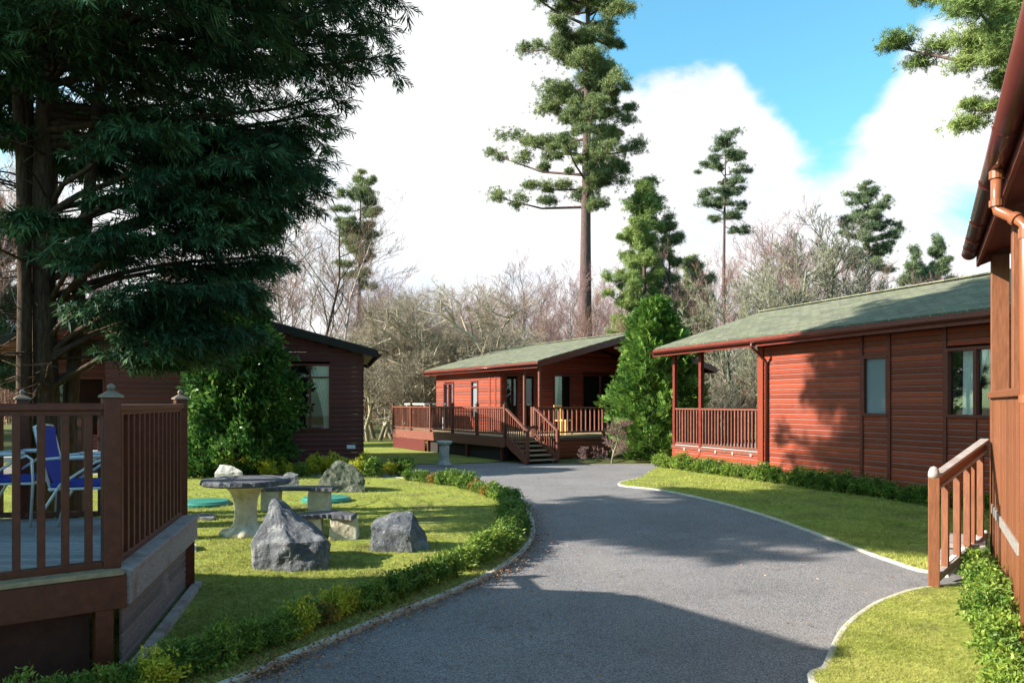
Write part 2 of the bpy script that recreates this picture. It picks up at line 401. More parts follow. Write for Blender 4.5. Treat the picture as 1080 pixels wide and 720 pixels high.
# ------------------------------------------------------------------ ground, road, lawns
MB().add([(-300, -60, 0), (300, -60, 0), (300, 400, 0), (-300, 400, 0)], [(0, 1, 2, 3)]).build('ground', M['forest']); tag(bpy.data.objects['ground'], kind='structure')
hv = []; hf = []; nx_ = 60
for j, (yy, zb) in enumerate([(78, -.5), (95, 2.6), (120, 5.0), (170, 8), (240, 9)]):
    for i in range(nx_+1):
        x = -200+400*i/nx_; hv.append((x, yy, zb+(mnoise.noise(Vector((x*.03, yy*.05, 1)))*1.8 if j else 0)))
for j in range(4):
    for i in range(nx_): a = j*(nx_+1)+i; hf.append((a, a+1, a+nx_+2, a+nx_+1))
hm = leafm('hill_heath', (.07, .05, .045), (.16, .11, .09), None, .2, 0, .95, 0)
tag(MB().add(hv, hf).build('hills', hm, smooth=True), kind='structure')
def sm(pts, n=6):
    P = [Vector((p[0], p[1], 0)) for p in pts]; out = []
    for i in range(len(P)-1):
        a, b, c, d = P[max(i-1, 0)], P[i], P[i+1], P[min(i+2, len(P)-1)]
        for k in range(n):
            t = k/n; out.append(.5*((2*b)+(c-a)*t+(2*a-5*b+4*c-d)*t*t+(3*b-a-3*c+d)*t*t*t))
    return out+[P[-1]]
def flat(name, poly, z, m, z0=None):
    bm = bmesh.new(); vs = [bm.verts.new((p[0], p[1], z)) for p in poly]; f = bm.faces.new(vs)
    if f.normal.z < 0: f.normal_flip()
    bm.normal_update()
    if f.normal.z < 0: f.normal_flip()
    if z0 is not None:
        lo = [bm.verts.new((p[0], p[1], z0)) for p in poly]; n = len(vs)
        for i in range(n): bm.faces.new((vs[i], vs[(i+1) % n], lo[(i+1) % n], lo[i]))
    bmesh.ops.triangulate(bm, faces=[f]); me = bpy.data.meshes.new(name); bm.to_mesh(me); bm.free()
    return tag(link(name, me, m), kind='structure')
def kerb(name, pts, w=.065, z=.042):
    mb = MB(); n = len(pts); off = []
    for i in range(n):
        d = (pts[min(i+1, n-1)]-pts[max(i-1, 0)]).normalized(); off.append(Vector((-d.y, d.x, 0))*w/2)
    v = []
    for p, o in zip(pts, off): v += [p-o, p+o, p+o+Vector((0, 0, z)), p-o+Vector((0, 0, z))]
    f = []
    for i in range(n-1):
        for k in range(4): f.append((i*4+k, i*4+(k+1) % 4, i*4+4+(k+1) % 4, i*4+4+k))
    mb.add(v, f); return tag(mb.build(name, M['concrete'], bevel=.008), kind='structure')
isl_edge = [Vector((-7, -1.5, 0)), Vector((-4.4, .9, 0)), Vector((-3.0, 2.6, 0))]+[G(*p) for p in [(232, 727), (300, 698), (400, 656), (470, 629), (522, 604), (552, 582), (562, 562), (556, 541), (536, 527), (500, 515.5), (450, 508), (400, 504)]]+[Vector((-6.5, 17.9, 0)), Vector((-16, 18, 0))]
isl = sm(isl_edge)
rl_edge = [G(675, 505), G(656, 509), G(657, 513)]+[G(*p) for p in [(700, 518), (760, 531), (820, 549), (880, 571), (940, 593), (988, 605)]]+[Vector((5.2, 7.95, 0))]
rl = sm(rl_edge)
dl_edge = [Vector((1.7, -2, 0)), Vector((1.75, 2, 0)), G(866, 735), G(872, 705), G(887, 671), G(905, 652), G(935, 634), G(985, 621), Vector((4.9, 7.2, 0))]
dl = sm(dl_edge)
flat('road', [(-40, -20), (12, -20), (12, 8.2), (9, 20.9), (4.3, 21.5), (.9, 21.6), (-.4, 21.9), (-2, 21.35), (-4.5, 21.3), (-14, 20.4), (-40, 21)], .004, M['asphalt'])
isl_poly = isl+[Vector((-16, -1.5, 0))]
rl_poly = rl+[Vector((20, 7.95, 0)), Vector((20, 20.9, 0)), Vector((4.05, 20.9, 0))]
dl_poly = dl+[Vector((12, 7.2, 0)), Vector((12, -2, 0))]
flat('island_lawn', isl_poly, .03, M['turf'], 0); flat('verge_lawn', rl_poly, .03, M['turf'], 0); flat('near_lawn', dl_poly, .03, M['turf'], 0)
flat('far_lawn', [(-4.6, 21.4), (-2, 21.45), (-.6, 22), (.2, 24), (-3, 34), (-14, 34), (-14, 20.5)], .012, M['turf'])
kerb('island_kerb', isl); kerb('verge_kerb', rl, .05, .034); kerb('near_kerb', dl, .045, .034)

def inpoly(P, poly):
    x, y = P[:, 0], P[:, 1]; c = np.zeros(len(P), bool); n = len(poly)
    for i in range(n):
        x1, y1 = poly[i][0], poly[i][1]; x2, y2 = poly[i-1][0], poly[i-1][1]
        if y1 == y2: continue
        k = ((y1 > y) != (y2 > y)) & (x < (x2-x1)*(y-y1)/(y2-y1)+x1); c ^= k
    return c
def grass(name, poly, n, ymin, ymax, label, h=.019):
    # even in the picture: sample in (angle, 1/distance)
    u = RNG.uniform(-.78, .78, n*3); iy = RNG.uniform(1/ymax, 1/ymin, n*3); Y = 1/iy
    P = np.stack([u*Y, Y, np.full_like(Y, .028)], 1); P = P[inpoly(P, poly)]
    m_ = np.array([mnoise.noise(Vector((p[0]*1.3, p[1]*1.3, 5)))+.5*mnoise.noise(Vector((p[0]*4, p[1]*4, 2))) for p in P]); P = P[(m_+RNG.normal(0, .12, len(P))) > -.22][:n]
    D = P[:, 1]; k = len(P)
    tv, tf = tri_template([((RNG.normal()*.5, RNG.normal()*.5, 0), (RNG.normal()*.9, RNG.normal()*.9, .5+RNG.random()), 1) for _ in range(6)], .07)
    a = RNG.uniform(0, 6.28, k); dx = np.stack([np.cos(a), np.sin(a), a*0], 1)
    V, Fc = scatter(tv, tf, P, dx, np.tile([0, 0, 1.], (k, 1)), h*(1+D*.05)*RNG.uniform(.5, 1.3, k))
    o = link(name, npmesh(name, V, Fc, 3), M['grass']); tag(o, label, 'grass', None, 'stuff')
grass('island_grass', isl_poly, 52000, 3.6, 18, 'short mossy grass of the lawn around the stone table and boulders')
grass('verge_grass', rl_poly, 30000, 7.5, 21, 'bright green grass verge between the drive and the long cabin')
grass('near_grass', dl_poly, 52000, 3.5, 8, 'sunlit short grass at the right beside the brown downpipe wall', .013)
def litter(name, line, n, w, label):
    P = []
    for _ in range(n):
        i = random.randrange(len(line)-1); p = line[i].lerp(line[i+1], random.random())
        w2 = w*(3.5 if random.random() < .25 else 1); P.append((p.x+random.gauss(0, w2), p.y+random.gauss(0, w2), .045 if random.random() < .5 else .02))
    P = np.array(P); a = RNG.uniform(0, 6.28, n); dx = np.stack([np.cos(a), np.sin(a), RNG.normal(0, .25, n)], 1)
    up = np.tile([0, 0, 1.], (n, 1))+RNG.normal(0, .3, (n, 3)); tv = np.array([(0, 0, 0), (.5, .3, .1), (1, 0, 0), (.5, -.3, .05)]); tf = np.array([(0, 1, 2, 3)])
    V, Fc = scatter(tv, tf, P, dx, up, RNG.uniform(.012, .035, n)); V[:, 2] = np.maximum(V[:, 2], .01)
    tag(link(name, npmesh(name, V, Fc, 4), M['litter']), label, 'leaves', None, 'stuff')
litter('dead_leaves', [G(200, 600), G(300, 560), G(420, 600), G(330, 640), G(240, 580), G(400, 545), G(300, 640)], 2200, .45, 'scattered dead leaves and cones on the island lawn around the boulders')
litter('road_debris', [G(560, 700), G(640, 600), G(600, 540), G(760, 600), G(860, 590), G(700, 660), G(520, 660)], 500, .7, 'bits of leaf and twig strewn over the drive')
litter('fallen_leaves', isl[8:66], 9000, .10, 'brown fallen leaves along the curved kerb of the island lawn')

# ------------------------------------------------------------------ building helpers
class Frame:                                     # a cabin's own axes: O = eave corner, ex across the gable, ey along the length
    def __init__(s, O, deg): s.O = Vector((O[0], O[1], 0)); s.a = R(deg); s.ex = Vector((math.cos(s.a), math.sin(s.a), 0)); s.ey = Vector((-math.sin(s.a), math.cos(s.a), 0))
    def y_at(s, px, x=0):                        # y along the side wall plane at x
        k = (px-CX)/F; p = s.O+s.ex*x; return (k*p.y-p.x)/(s.ey.x-k*s.ey.y)
    def x_at(s, px, y=0):
        k = (px-CX)/F; p = s.O+s.ey*y; return (k*p.y-p.x)/(s.ex.x-k*s.ex.y)
    def z_at(s, x, y, py): w = s.O+s.ex*x+s.ey*y; return CAM-(py-HY)/F*w.y
def lap(mb, p, d, n, s0, s1, z0, z1, holes=(), pitch=.105, proud=.022, span=None):
    """lapped boards on a wall: p origin, d run direction, n outward"""
    p = Vector(p); d = Vector(d); n = Vector(n); z = z0
    while z < z1-.02:
        zt = min(z+pitch, z1); a, b = (s0, s1) if span is None else span((z+zt)/2)
        if b-a > .05:
            cuts = [(a, b)]
            for (h0, h1, g0, g1) in holes:
                if zt > g0+.03 and z < g1-.03:
                    nc = []
                    for (u, v) in cuts:
                        if h1 <= u or h0 >= v: nc.append((u, v)); continue
                        if h0 > u: nc.append((u, h0))
                        if h1 < v: nc.append((h1, v))
                    cuts = nc
            for (u, v) in cuts:
                if v-u < .01: continue
                A = p+d*u; B = p+d*v; U = Vector((0, 0, 1)); pr = n*proud
                ch = min(.022, (zt-z)*.22)
                q = [A+U*(z+.002), B+U*(z+.002), B+U*(zt-.001), A+U*(zt-.001), A+U*(z+.006)+pr, B+U*(z+.006)+pr, A+U*(zt-ch)+pr, B+U*(zt-ch)+pr]
                mb.add(q, [(0, 1, 5, 4), (4, 5, 7, 6), (6, 7, 2, 3), (0, 4, 6, 3), (1, 2, 7, 5), (0, 3, 2, 1)])
        z += pitch
def window(par, p, d, n, s0, s1, z0, z1, mull=(), trans=(), name='window', frame=None, pane='glass', curtain=None, fw=.055):
    """window in a wall; frame is the part, pane and curtain are its pieces"""
    p = Vector(p); d = Vector(d); n = Vector(n); U = Vector((0, 0, 1)); mb = MB(); frame = frame or M['trim']
    def q(s, z, o): return p+d*s+U*z+n*o
    for (a, b) in (((s0, z0), (s1, z0)), ((s0, z1), (s1, z1))): mb.bar(q(a[0]-fw/2, a[1], .0), q(b[0]+fw/2, b[1], .0), .11, fw, U)
    for s in (s0, s1)+tuple(mull): mb.bar(q(s, z0+fw/2, 0), q(s, z1-fw/2, 0), .10, fw, d)
    for z in trans: mb.bar(q(s0, z, 0), q(s1, z, 0), .09, fw*.8, U)
    o = mb.build(name, frame, par, .004)
    g = MB().add([q(s0, z0, -.02), q(s1, z0, -.02), q(s1, z1, -.02), q(s0, z1, -.02)], [(0, 1, 2, 3)]).build('pane', M[pane], o)
    if curtain:
        for (c0, c1, c2) in curtain:              # hangs from c0..c1 at the top, gathered to c2 wide at the bottom side
            v = []; f = []; k = 26; rows = 10; zt = z1-.03
            for j in range(rows+1):
                t = j/rows; zz = zt+(z0-zt)*t
                e = c1+(c2-c1)*math.sin(t*math.pi/2)
                for i in range(k+1):
                    u = i/k; v.append(q(c0+(e-c0)*u, zz, -.10+.022*math.sin(u*36+t)))
            for j in range(rows):
                for i in range(k): a = j*(k+1)+i; f.append((a, a+1, a+k+2, a+k+1))
            MB().add(v, f).build('curtain', M['curtain'], o, smooth=True)
    return o
def roof(par, x0, x1, y0, y1, ze, zr, th=.09, sl=.17, rf=M['roof'], trim=M['trim_red'], gutter=True):
    xm = (x0+x1)/2; h = zr-ze
    mb = MB(); top = [(x0, ze), (xm, zr), (x1, ze)]
    for (a, b) in ((0, 1), (1, 2)):
        (xa, za), (xb, zb) = top[a], top[b]
        v = [(xa, y, z+dz) for y in (y0, y1) for (xa, z) in (top[a], top[b]) for dz in (0, th)]
        mb.add(v, [(0, 2, 6, 4), (1, 5, 7, 3), (0, 1, 3, 2), (4, 6, 7, 5), (0, 4, 5, 1), (2, 3, 7, 6)])
    o = mb.build('roof', rf, par)
    MB().bar((xm, y0-.02, zr+th+.01), (xm, y1+.02, zr+th+.01), .26, .03).build('ridge_cap', rf, o)
    sm_ = MB(); t2 = .02                              # boarded soffit just below
    for (a, b) in ((0, 1), (1, 2)):
        v = [(xx+((.03 if a == 0 and xx == x0 else 0)-(.03 if b == 2 and xx == x1 else 0)), y, z-.004-dz) for y in (y0+.03, y1-.03) for (xx, z) in (top[a], top[b]) for dz in (t2, 0)]
        sm_.add(v, [(0, 2, 6, 4), (1, 5, 7, 3), (0, 1, 3, 2), (4, 6, 7, 5), (0, 4, 5, 1), (2, 3, 7, 6)])
    sm_.build('soffit', M['trim'], o)
    for x, s in ((x0, -1), (x1, 1)): MB().box(x-.014+s*.016, x+.014+s*.016, y0-.03, y1+.03, ze-sl+.03, ze+th*.55).build('eave_board', trim, o)
    for y, s in ((y0, -1), (y1, 1)):
        g = MB()
        for (a, b) in ((0, 1), (1, 2)):
            (xa, za), (xb, zb) = top[a], top[b]
            v = [(xx, yy, z+dz) for yy in (y+s*.002, y+s*.03) for (xx, z) in ((xa, za), (xb, zb)) for dz in (-sl+.04, th*.6)]
            g.add(v, [(0, 2, 6, 4), (1, 5, 7, 3), (0, 1, 3, 2), (4, 6, 7, 5), (0, 4, 5, 1), (2, 3, 7, 6)])
        g.build('barge_board', trim, o)
    if gutter:
        for x, s in ((x0, -1), (x1, 1)):
            gutter_mesh(x+s*.09, y0-.02, y1+.02, ze-.02, .055).build('gutter', M['bargerail'], o, smooth=True)
    return o
def gutter_mesh(x, y0, y1, z, r):
    v = []; f = []; n = 12; th = .006
    for y in (y0, y1):
        for rr in (r, r-th):
            for k in range(n+1):
                t = math.pi+math.pi*k/n; v.append((x+rr*math.cos(t), y, z+rr*math.sin(t)))
    m_ = n+1
    for k in range(n):
        f += [(k, k+1, 2*m_+k+1, 2*m_+k), (m_+k, 3*m_+k, 3*m_+k+1, m_+k+1), (k, m_+k, m_+k+1, k+1), (2*m_+k, 2*m_+k+1, 3*m_+k+1, 3*m_+k)]
    f += [(0, 2*m_, 3*m_, m_), (n, m_+n, 3*m_+n, 2*m_+n)]
    f += [tuple(range(m_)), tuple(range(2*m_, 3*m_))[::-1]]
    return MB().add(v, f)
def railing(par, a, b, h, mtl, post=.09, nposts=2, gap=.115, bw=.035, individually=False, cap=None, z_off=.09, ends=(True, True), rail_w=.09):
    a = Vector(a); b = Vector(b); d = b-a; U = Vector((0, 0, 1)); L = Vector((d.x, d.y, 0)).length
    run = Vector((d.x, d.y, 0)).normalized()
    for i in range(nposts):
        if (i == 0 and not ends[0]) or (i == nposts-1 and not ends[1]): continue
        p = a+d*(i/(nposts-1)); o = MB().bar(p-U*.02, p+U*(h+(.09 if cap else .03)), post, post, run).build('post', mtl, par, .005)
        if cap: post_cap(o, p+U*(h+.09), post, run, cap)
    MB().bar(a+U*h, b+U*h, rail_w, .045, U).build('handrail', mtl, par, .008)
    MB().bar(a+U*z_off, b+U*z_off, .055, .05, U).build('bottom_rail', mtl, par, .004)
    n = max(1, int(L/gap)); mb = MB()
    for i in range(n):
        t = (i+.5)/n; p = a+d*t
        if individually: MB().bar(p+U*(z_off+.02), p+U*(h-.02), bw, bw, run).build('baluster', mtl, par, .003)
        else: mb.bar(p+U*(z_off+.02), p+U*(h-.02), bw, bw*.7, run)
    if not individually: mb.build('baluster_panel', mtl, par)
def post_cap(par, p, w, run, mtl):
    side = Vector((-run.y, run.x, 0)); k = w*.62; v = []
    for (hw, z) in ((k, 0), (k, .012), (.012, .045), (.022, .062), (.012, .082), (.002, .088)):
        for (i, j) in ((-1, -1), (1, -1), (1, 1), (-1, 1)): v.append(p+run*i*hw+side*j*hw+Vector((0, 0, z)))
    f = [(3, 2, 1, 0)]
    for r in range(5):
        for q in range(4): f.append((r*4+q, r*4+(q+1) % 4, r*4+4+(q+1) % 4, r*4+4+q))
    MB().add(v, f).build('finial', mtl, par)

X_, Y_ = Vector((1, 0, 0)), Vector((0, 1, 0))
# ================================================================== long cabin at the right (green porch roof)
f3 = Frame((3.8, 20.5), 21.5)
c3 = empty('cabin', f3.O, f3.a, 'long red brown cabin at the right with a corner porch and mossy green roof', 'cabin')
ZE, ZR, LN, WD = 3.07, 4.2, -15.0, 7.1
roof(c3, 0, WD, LN, 0, ZE, ZR)
yw = f3.y_at(806, .38)                                # end wall behind the porch
WX = .38; bot = .12
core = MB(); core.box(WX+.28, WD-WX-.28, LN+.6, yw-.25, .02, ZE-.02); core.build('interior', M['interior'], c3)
w1 = (f3.y_at(937, WX), f3.y_at(912, WX)); w2 = (f3.y_at(1051, WX), f3.y_at(1000, WX))
z1b, z1t = f3.z_at(WX, w1[1], 437), f3.z_at(WX, w1[1], 377)
holes = [(w1[0], w1[1], z1b, z1t), (w2[0], w2[1], z1b, z1t+.03)]
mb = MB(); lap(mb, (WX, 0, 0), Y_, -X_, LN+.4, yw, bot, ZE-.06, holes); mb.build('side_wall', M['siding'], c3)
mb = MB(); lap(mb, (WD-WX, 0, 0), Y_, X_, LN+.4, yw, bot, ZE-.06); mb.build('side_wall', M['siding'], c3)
def gspan(x0, x1, ze, zr, wx):
    xm = (x0+x1)/2; k = (zr-ze)/(xm-x0)
    def f(z):
        lim = x0+max(0, (z-ze+.12)/k); return (max(x0+wx, lim), min(x1-wx, x0+x1-lim))
    return f
sp3 = gspan(0, WD, ZE, ZR, WX)
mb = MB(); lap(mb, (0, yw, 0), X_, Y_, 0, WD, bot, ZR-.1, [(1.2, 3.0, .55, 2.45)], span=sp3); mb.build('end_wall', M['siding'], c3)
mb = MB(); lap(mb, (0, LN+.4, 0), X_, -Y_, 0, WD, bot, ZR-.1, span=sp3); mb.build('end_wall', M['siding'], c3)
window(c3, (0, yw, 0), X_, Y_, 1.2, 3.0, .55, 2.45, (2.1,), name='door')
window(c3, (WX, 0, 0), Y_, -X_, w1[0], w1[1], z1b, z1t, name='window', pane='frost')
wm = f3.y_at(1030, WX)
window(c3, (WX, 0, 0), Y_, -X_, w2[0], w2[1], z1b, z1t+.03, (wm,), curtain=[(w2[1]-.2, w2[1]-.62, w2[1]-.42), (w2[0]+.03, w2[0]+.2, w2[0]+.12)])
for px in (910, 939, 998, 801.5):
    y = f3.y_at(px, WX); MB().box(WX-.045, WX+.0, y-.035, y+.035, bot, ZE-.06).build('batten', M['siding'] if px < 805 else M['trim'], c3, .004)
for px in (1030,):
    y = f3.y_at(px, WX); MB().box(WX-.04, WX, y-.02, y+.02, bot, z1b-.04).build('batten', M['trim'], c3)
MB().box(WX-.06, WX+.05, yw-.02, yw+.09, bot, ZE-.06).build('corner_board', M['siding'], c3, .004)
y = f3.y_at(811, WX)
MB().tube([(.0-.09, y, ZE-.05), (-.09, y, ZE-.16), (WX-.12, y, ZE-.42), (WX-.07, y, ZE-.5), (WX-.07, y, .06)], .034, 12).build('downpipe', M['bargerail'], c3, smooth=True)
# porch: floor, skirt, posts, rails
PZ = .62
MB().box(WX, WD-WX, yw+.03, -.32, PZ-.1, PZ).build('porch_floor', M['deckfloor'], c3)
mb = MB()
lap(mb, (WX, 0, 0), Y_, -X_, yw+.1, -.3, .08, PZ-.11, pitch=.12); lap(mb, (0, -.3, 0), X_, Y_, WX, WD-WX, .08, PZ-.11, pitch=.12)
lap(mb, (WD-WX, 0, 0), Y_, X_, yw+.1, -.3, .08, PZ-.11, pitch=.12); mb.build('porch_skirt', M['siding'], c3)
for x in (WX+.03, WD-WX-.03):
    n = 0
    for y in (-.36, f3.y_at(738.5, WX)) if x < 1 else (-.36, -1.9, yw+.15):
        MB().box(x-.05, x+.05, y-.05, y+.05, .05 if x < 1 else PZ, ZE-.02).build('porch_post', M['trim_red'] if x < 1 else M['trim'], c3, .006)
H3 = .93
for (a, b) in (((WX+.03, -.42, PZ), (WX+.03, yw+.1, PZ)), ((WX+.08, -.36, PZ), (WD-WX-.08, -.36, PZ)), ((WD-WX-.03, -.42, PZ), (WD-WX-.03, yw+.1, PZ))):
    railing(c3, a, b, H3, M['rail_far'], nposts=2, ends=(False, False), gap=.125, bw=.05, z_off=.04)
for k in range(5):
    y = yw+.4+k*(-.5-yw-.4)/4.6; MB().box(WX-.05, WX+.005, y-.03, y+.03, PZ-.13, PZ-.06).build('joist_end', M['grey_board'], c3)
MB().box(WX-.04, WX-.001, yw+.1, -.3, PZ-.1, PZ-.015).build('edge_board', M['rail_far'], c3)
MB().box(1, 1.5, yw+.06, yw+.2, ZE+.25, ZE+.35).build('eave_light', M['lamp_white'], c3)

# ================================================================== middle cabin with the raised deck
f2 = Frame((.8, 23.9), 31.1)
c2 = empty('cabin', f2.O, f2.a, 'middle red cabin with a raised deck and steps down to the drive', 'cabin')
ZE2, ZR2, LN2, WD2 = 2.94, 3.98, 8.4, 7.7
roof(c2, 0, WD2, 0, LN2, ZE2, ZR2)
yw = f2.y_at(528, .35); DZ = .72; WX = .35
MB().box(WX+.28, WD2-WX-.28, yw+.25, LN2-.7, .1, ZE2-.02).build('interior', M['interior'], c2)
def rng(fn, a, b, off): u, v = fn(a, off), fn(b, off); return (min(u, v), max(u, v))
h1 = rng(f2.y_at, 469, 479, WX)+(DZ+.05, 2.45); h2 = rng(f2.y_at, 498, 504.5, WX)+(DZ+.45, 2.5)
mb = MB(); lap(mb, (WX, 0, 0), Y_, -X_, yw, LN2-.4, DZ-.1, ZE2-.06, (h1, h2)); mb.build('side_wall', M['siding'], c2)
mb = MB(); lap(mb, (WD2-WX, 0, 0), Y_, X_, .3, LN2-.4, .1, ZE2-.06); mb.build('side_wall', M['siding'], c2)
window(c2, (WX, 0, 0), Y_, -X_, *h1, ((h1[0]+h1[1])/2,), curtain=[(h1[0]+.03, h1[0]+.35, h1[0]+.25)])
window(c2, (WX, 0, 0), Y_, -X_, *h2, trans=(2.3,), pane='frost')
for px in (523, 517): 
    y = f2.y_at(px, WX); MB().box(WX-.04, WX, y-.05, y+.05, DZ-.1, ZE2-.06).build('batten', M['siding'], c2)
gh = [rng(f2.x_at, 533, 546, yw)+(DZ, 2.68), rng(f2.x_at, 551, 563, yw)+(DZ, 2.68), rng(f2.x_at, 584, 602, yw)+(DZ+.35, 2.7), rng(f2.x_at, 614, 652, yw)+(DZ+.05, 2.75)]
sp2 = gspan(0, WD2, ZE2, ZR2, WX)
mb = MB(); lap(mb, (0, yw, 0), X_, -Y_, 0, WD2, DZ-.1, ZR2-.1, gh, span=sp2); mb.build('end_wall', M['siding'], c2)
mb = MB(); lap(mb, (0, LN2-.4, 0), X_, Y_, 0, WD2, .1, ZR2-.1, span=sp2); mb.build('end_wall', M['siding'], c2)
window(c2, (0, yw, 0), X_, -Y_, *gh[0], name='glass_door')
dr = window(c2, (0, yw, 0), X_, -Y_, *gh[1], name='door')
MB().tube([(gh[1][0]+.12, yw-.09, DZ+.95), (gh[1][0]+.28, yw-.09, DZ+.95)], .02).build('handle', M['metal'], dr)
window(c2, (0, yw, 0), X_, -Y_, *gh[2], curtain=[(gh[2][0]+.03, gh[2][0]+.3, gh[2][0]+.2)])
window(c2, (0, yw, 0), X_, -Y_, *gh[3], (sum(gh[3][:2])/2,))  # dark window enlarged to stand in for the deep shade of the porch
MB().box(WD2-WX-2.6, WD2-WX, .3, .42, DZ, ZE2+.25).build('porch_shade_panel', M['siding_dark'], c2)  # added dark panel, its colour stands for deep shade at the porch end
# deck plan in cabin axes
dk = [(-1.72, -.9), (-.72, -.9), (-.72, 0.0), (-.72, 0), (3.4, 0), (WD2-WX, 0), (WD2-WX, yw), (WX, yw), (WX, LN2-.3), (-1.72, LN2-.3)]
DX = -1.72
mb = MB(); mb.box(DX, WX, -.9+.0, LN2-.9, DZ-.08, DZ); mb.box(WX+.001, WD2-WX, -.7, yw-.03, DZ-.08, DZ)
mb.build('deck_floor', M['step'], c2)
e = MB(); e.box(DX-.03, DX-.002, -.93, LN2-.9, DZ-.3, DZ+.0); e.build('edge_board', M['rail_far'], c2)
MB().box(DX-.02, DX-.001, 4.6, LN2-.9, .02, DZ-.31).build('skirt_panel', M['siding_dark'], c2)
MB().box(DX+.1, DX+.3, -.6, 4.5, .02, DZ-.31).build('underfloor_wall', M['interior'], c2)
for y in (-.7, 1.5, 4.4): MB().box(DX+.02, DX+.1, y, y+.09, .01, DZ-.08).build('support_post', M['siding_dark'], c2)
railing(c2, (DX, -.9, DZ), (DX, LN2-.9, DZ), .84, M['rail_far'], nposts=6, gap=.11, bw=.03, cap=M['bark_dark'])
railing(c2, (DX, LN2-.9, DZ), (WX, LN2-.9, DZ), .84, M['rail_far'], nposts=2, gap=.11, bw=.03)
# steps go down toward the drive (-y)
sx0, sx1 = DX+.02, DX+1.03
sy = -.9; nst = 5
st = MB(); rs = MB()
for k in range(nst):
    z = DZ-(k+1)*DZ/(nst+1); st.box(sx0+.05, sx1-.05, sy-(k+1)*.24, sy-k*.24+.03, z-.035, z); rs.box(sx0+.05, sx1-.05, sy-k*.24-.02, sy-k*.24, z-DZ/(nst+1)+0.0, z-.036)
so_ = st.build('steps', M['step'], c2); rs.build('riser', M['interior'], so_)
for x in (sx0, sx1):
    MB().bar((x, sy, DZ-.12), (x, sy-nst*.24-.02, .06), .04, .2, (0, 0, 1)).build('stringer', M['rail_far'], so_)
    railing(c2, (x, sy, DZ), (x, sy-nst*.24, .08), .84, M['rail_far'], nposts=2, gap=.11, bw=.03)
railing(c2, (sx1+.05, -.9+.2, DZ), (4.7, -.7, DZ), .84, M['rail_far'], nposts=3, gap=.17, bw=.05)
mb = MB(); lap(mb, (0, -.7, 0), X_, -Y_, sx1+.02, WD2-WX, .03, DZ-.1, pitch=.12); mb.build('deck_skirt', M['siding'], c2)
for (x, y) in ((WX-.15, .2), (WX+.0, yw*.46), (5.0, .2)): MB().box(x-.04, x+.04, y-.04, y+.04, DZ, ZE2+.02 if x < 1 else 3.2).build('porch_post', M['rail_far'], c2, .005)
MB().lathe([(.09, 0), (.12, -.03), (.1, -.09), (.03, -.12)], (4.2, 1.3, 3.72), 16).build('ceiling_lamp', M['lamp_white'], c2, smooth=True)

# ================================================================== dark cabin at the left
f1 = Frame((-3.72, 20.25), 13)
c1 = empty('cabin', f1.O, f1.a, 'dark maroon cabin at the left behind the leafy bush, gable end with curtained window', 'cabin')
W1_, ZE1, ZR1 = -9.4, 3.02, 4.25
roof(c1, W1_, 0.15, -.15, 6, ZE1, ZR1, rf=plain('dark_felt', (.045, .045, .04), .9), trim=M['interior'])
sp1 = gspan(W1_, .15, ZE1, ZR1, .36)
g0, g1 = f1.x_at(306, .15)+.2, f1.x_at(348, .15)+.2
zt, zb = CAM+(425-385)/F*20.3, CAM-(452-425)/F*20.3
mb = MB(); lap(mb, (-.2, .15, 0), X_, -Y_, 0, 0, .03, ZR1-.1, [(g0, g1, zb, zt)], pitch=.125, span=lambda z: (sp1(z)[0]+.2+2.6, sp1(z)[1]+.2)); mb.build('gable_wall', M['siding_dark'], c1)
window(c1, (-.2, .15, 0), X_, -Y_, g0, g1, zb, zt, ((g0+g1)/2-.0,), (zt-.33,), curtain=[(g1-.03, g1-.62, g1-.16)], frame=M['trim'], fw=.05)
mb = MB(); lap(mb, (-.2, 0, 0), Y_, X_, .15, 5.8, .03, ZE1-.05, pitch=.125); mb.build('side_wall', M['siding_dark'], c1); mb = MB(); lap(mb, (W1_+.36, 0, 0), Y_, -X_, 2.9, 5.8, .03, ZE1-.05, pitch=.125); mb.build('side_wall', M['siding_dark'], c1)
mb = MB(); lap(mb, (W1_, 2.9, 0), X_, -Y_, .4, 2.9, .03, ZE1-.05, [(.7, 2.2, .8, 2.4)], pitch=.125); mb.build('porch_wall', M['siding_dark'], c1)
window(c1, (W1_, 2.9, 0), X_, -Y_, .7, 2.2, .8, 2.4)
MB().box(W1_+.6, -.5, 3.1, 5.6, .05, ZE1-.05).add([], []).build('interior', M['interior'], c1)
MB().box(W1_+2.9, -.5, .45, 3.0, .05, ZE1-.05).build('interior_front', M['interior'], c1)
for x in (W1_+.4, W1_+1.6): MB().box(x-.05, x+.05, 0, .1, .0, ZE1).build('porch_post', M['trim'], c1, .005)
MB().box(-.62, -.4, .1, .128, .5, .6).build('utility_box', M['white'], c1, .004)
MB().box(W1_+.3, W1_+2.8, .0, 2.9, .3, .4).build('porch_floor', M['deckfloor'], c1)

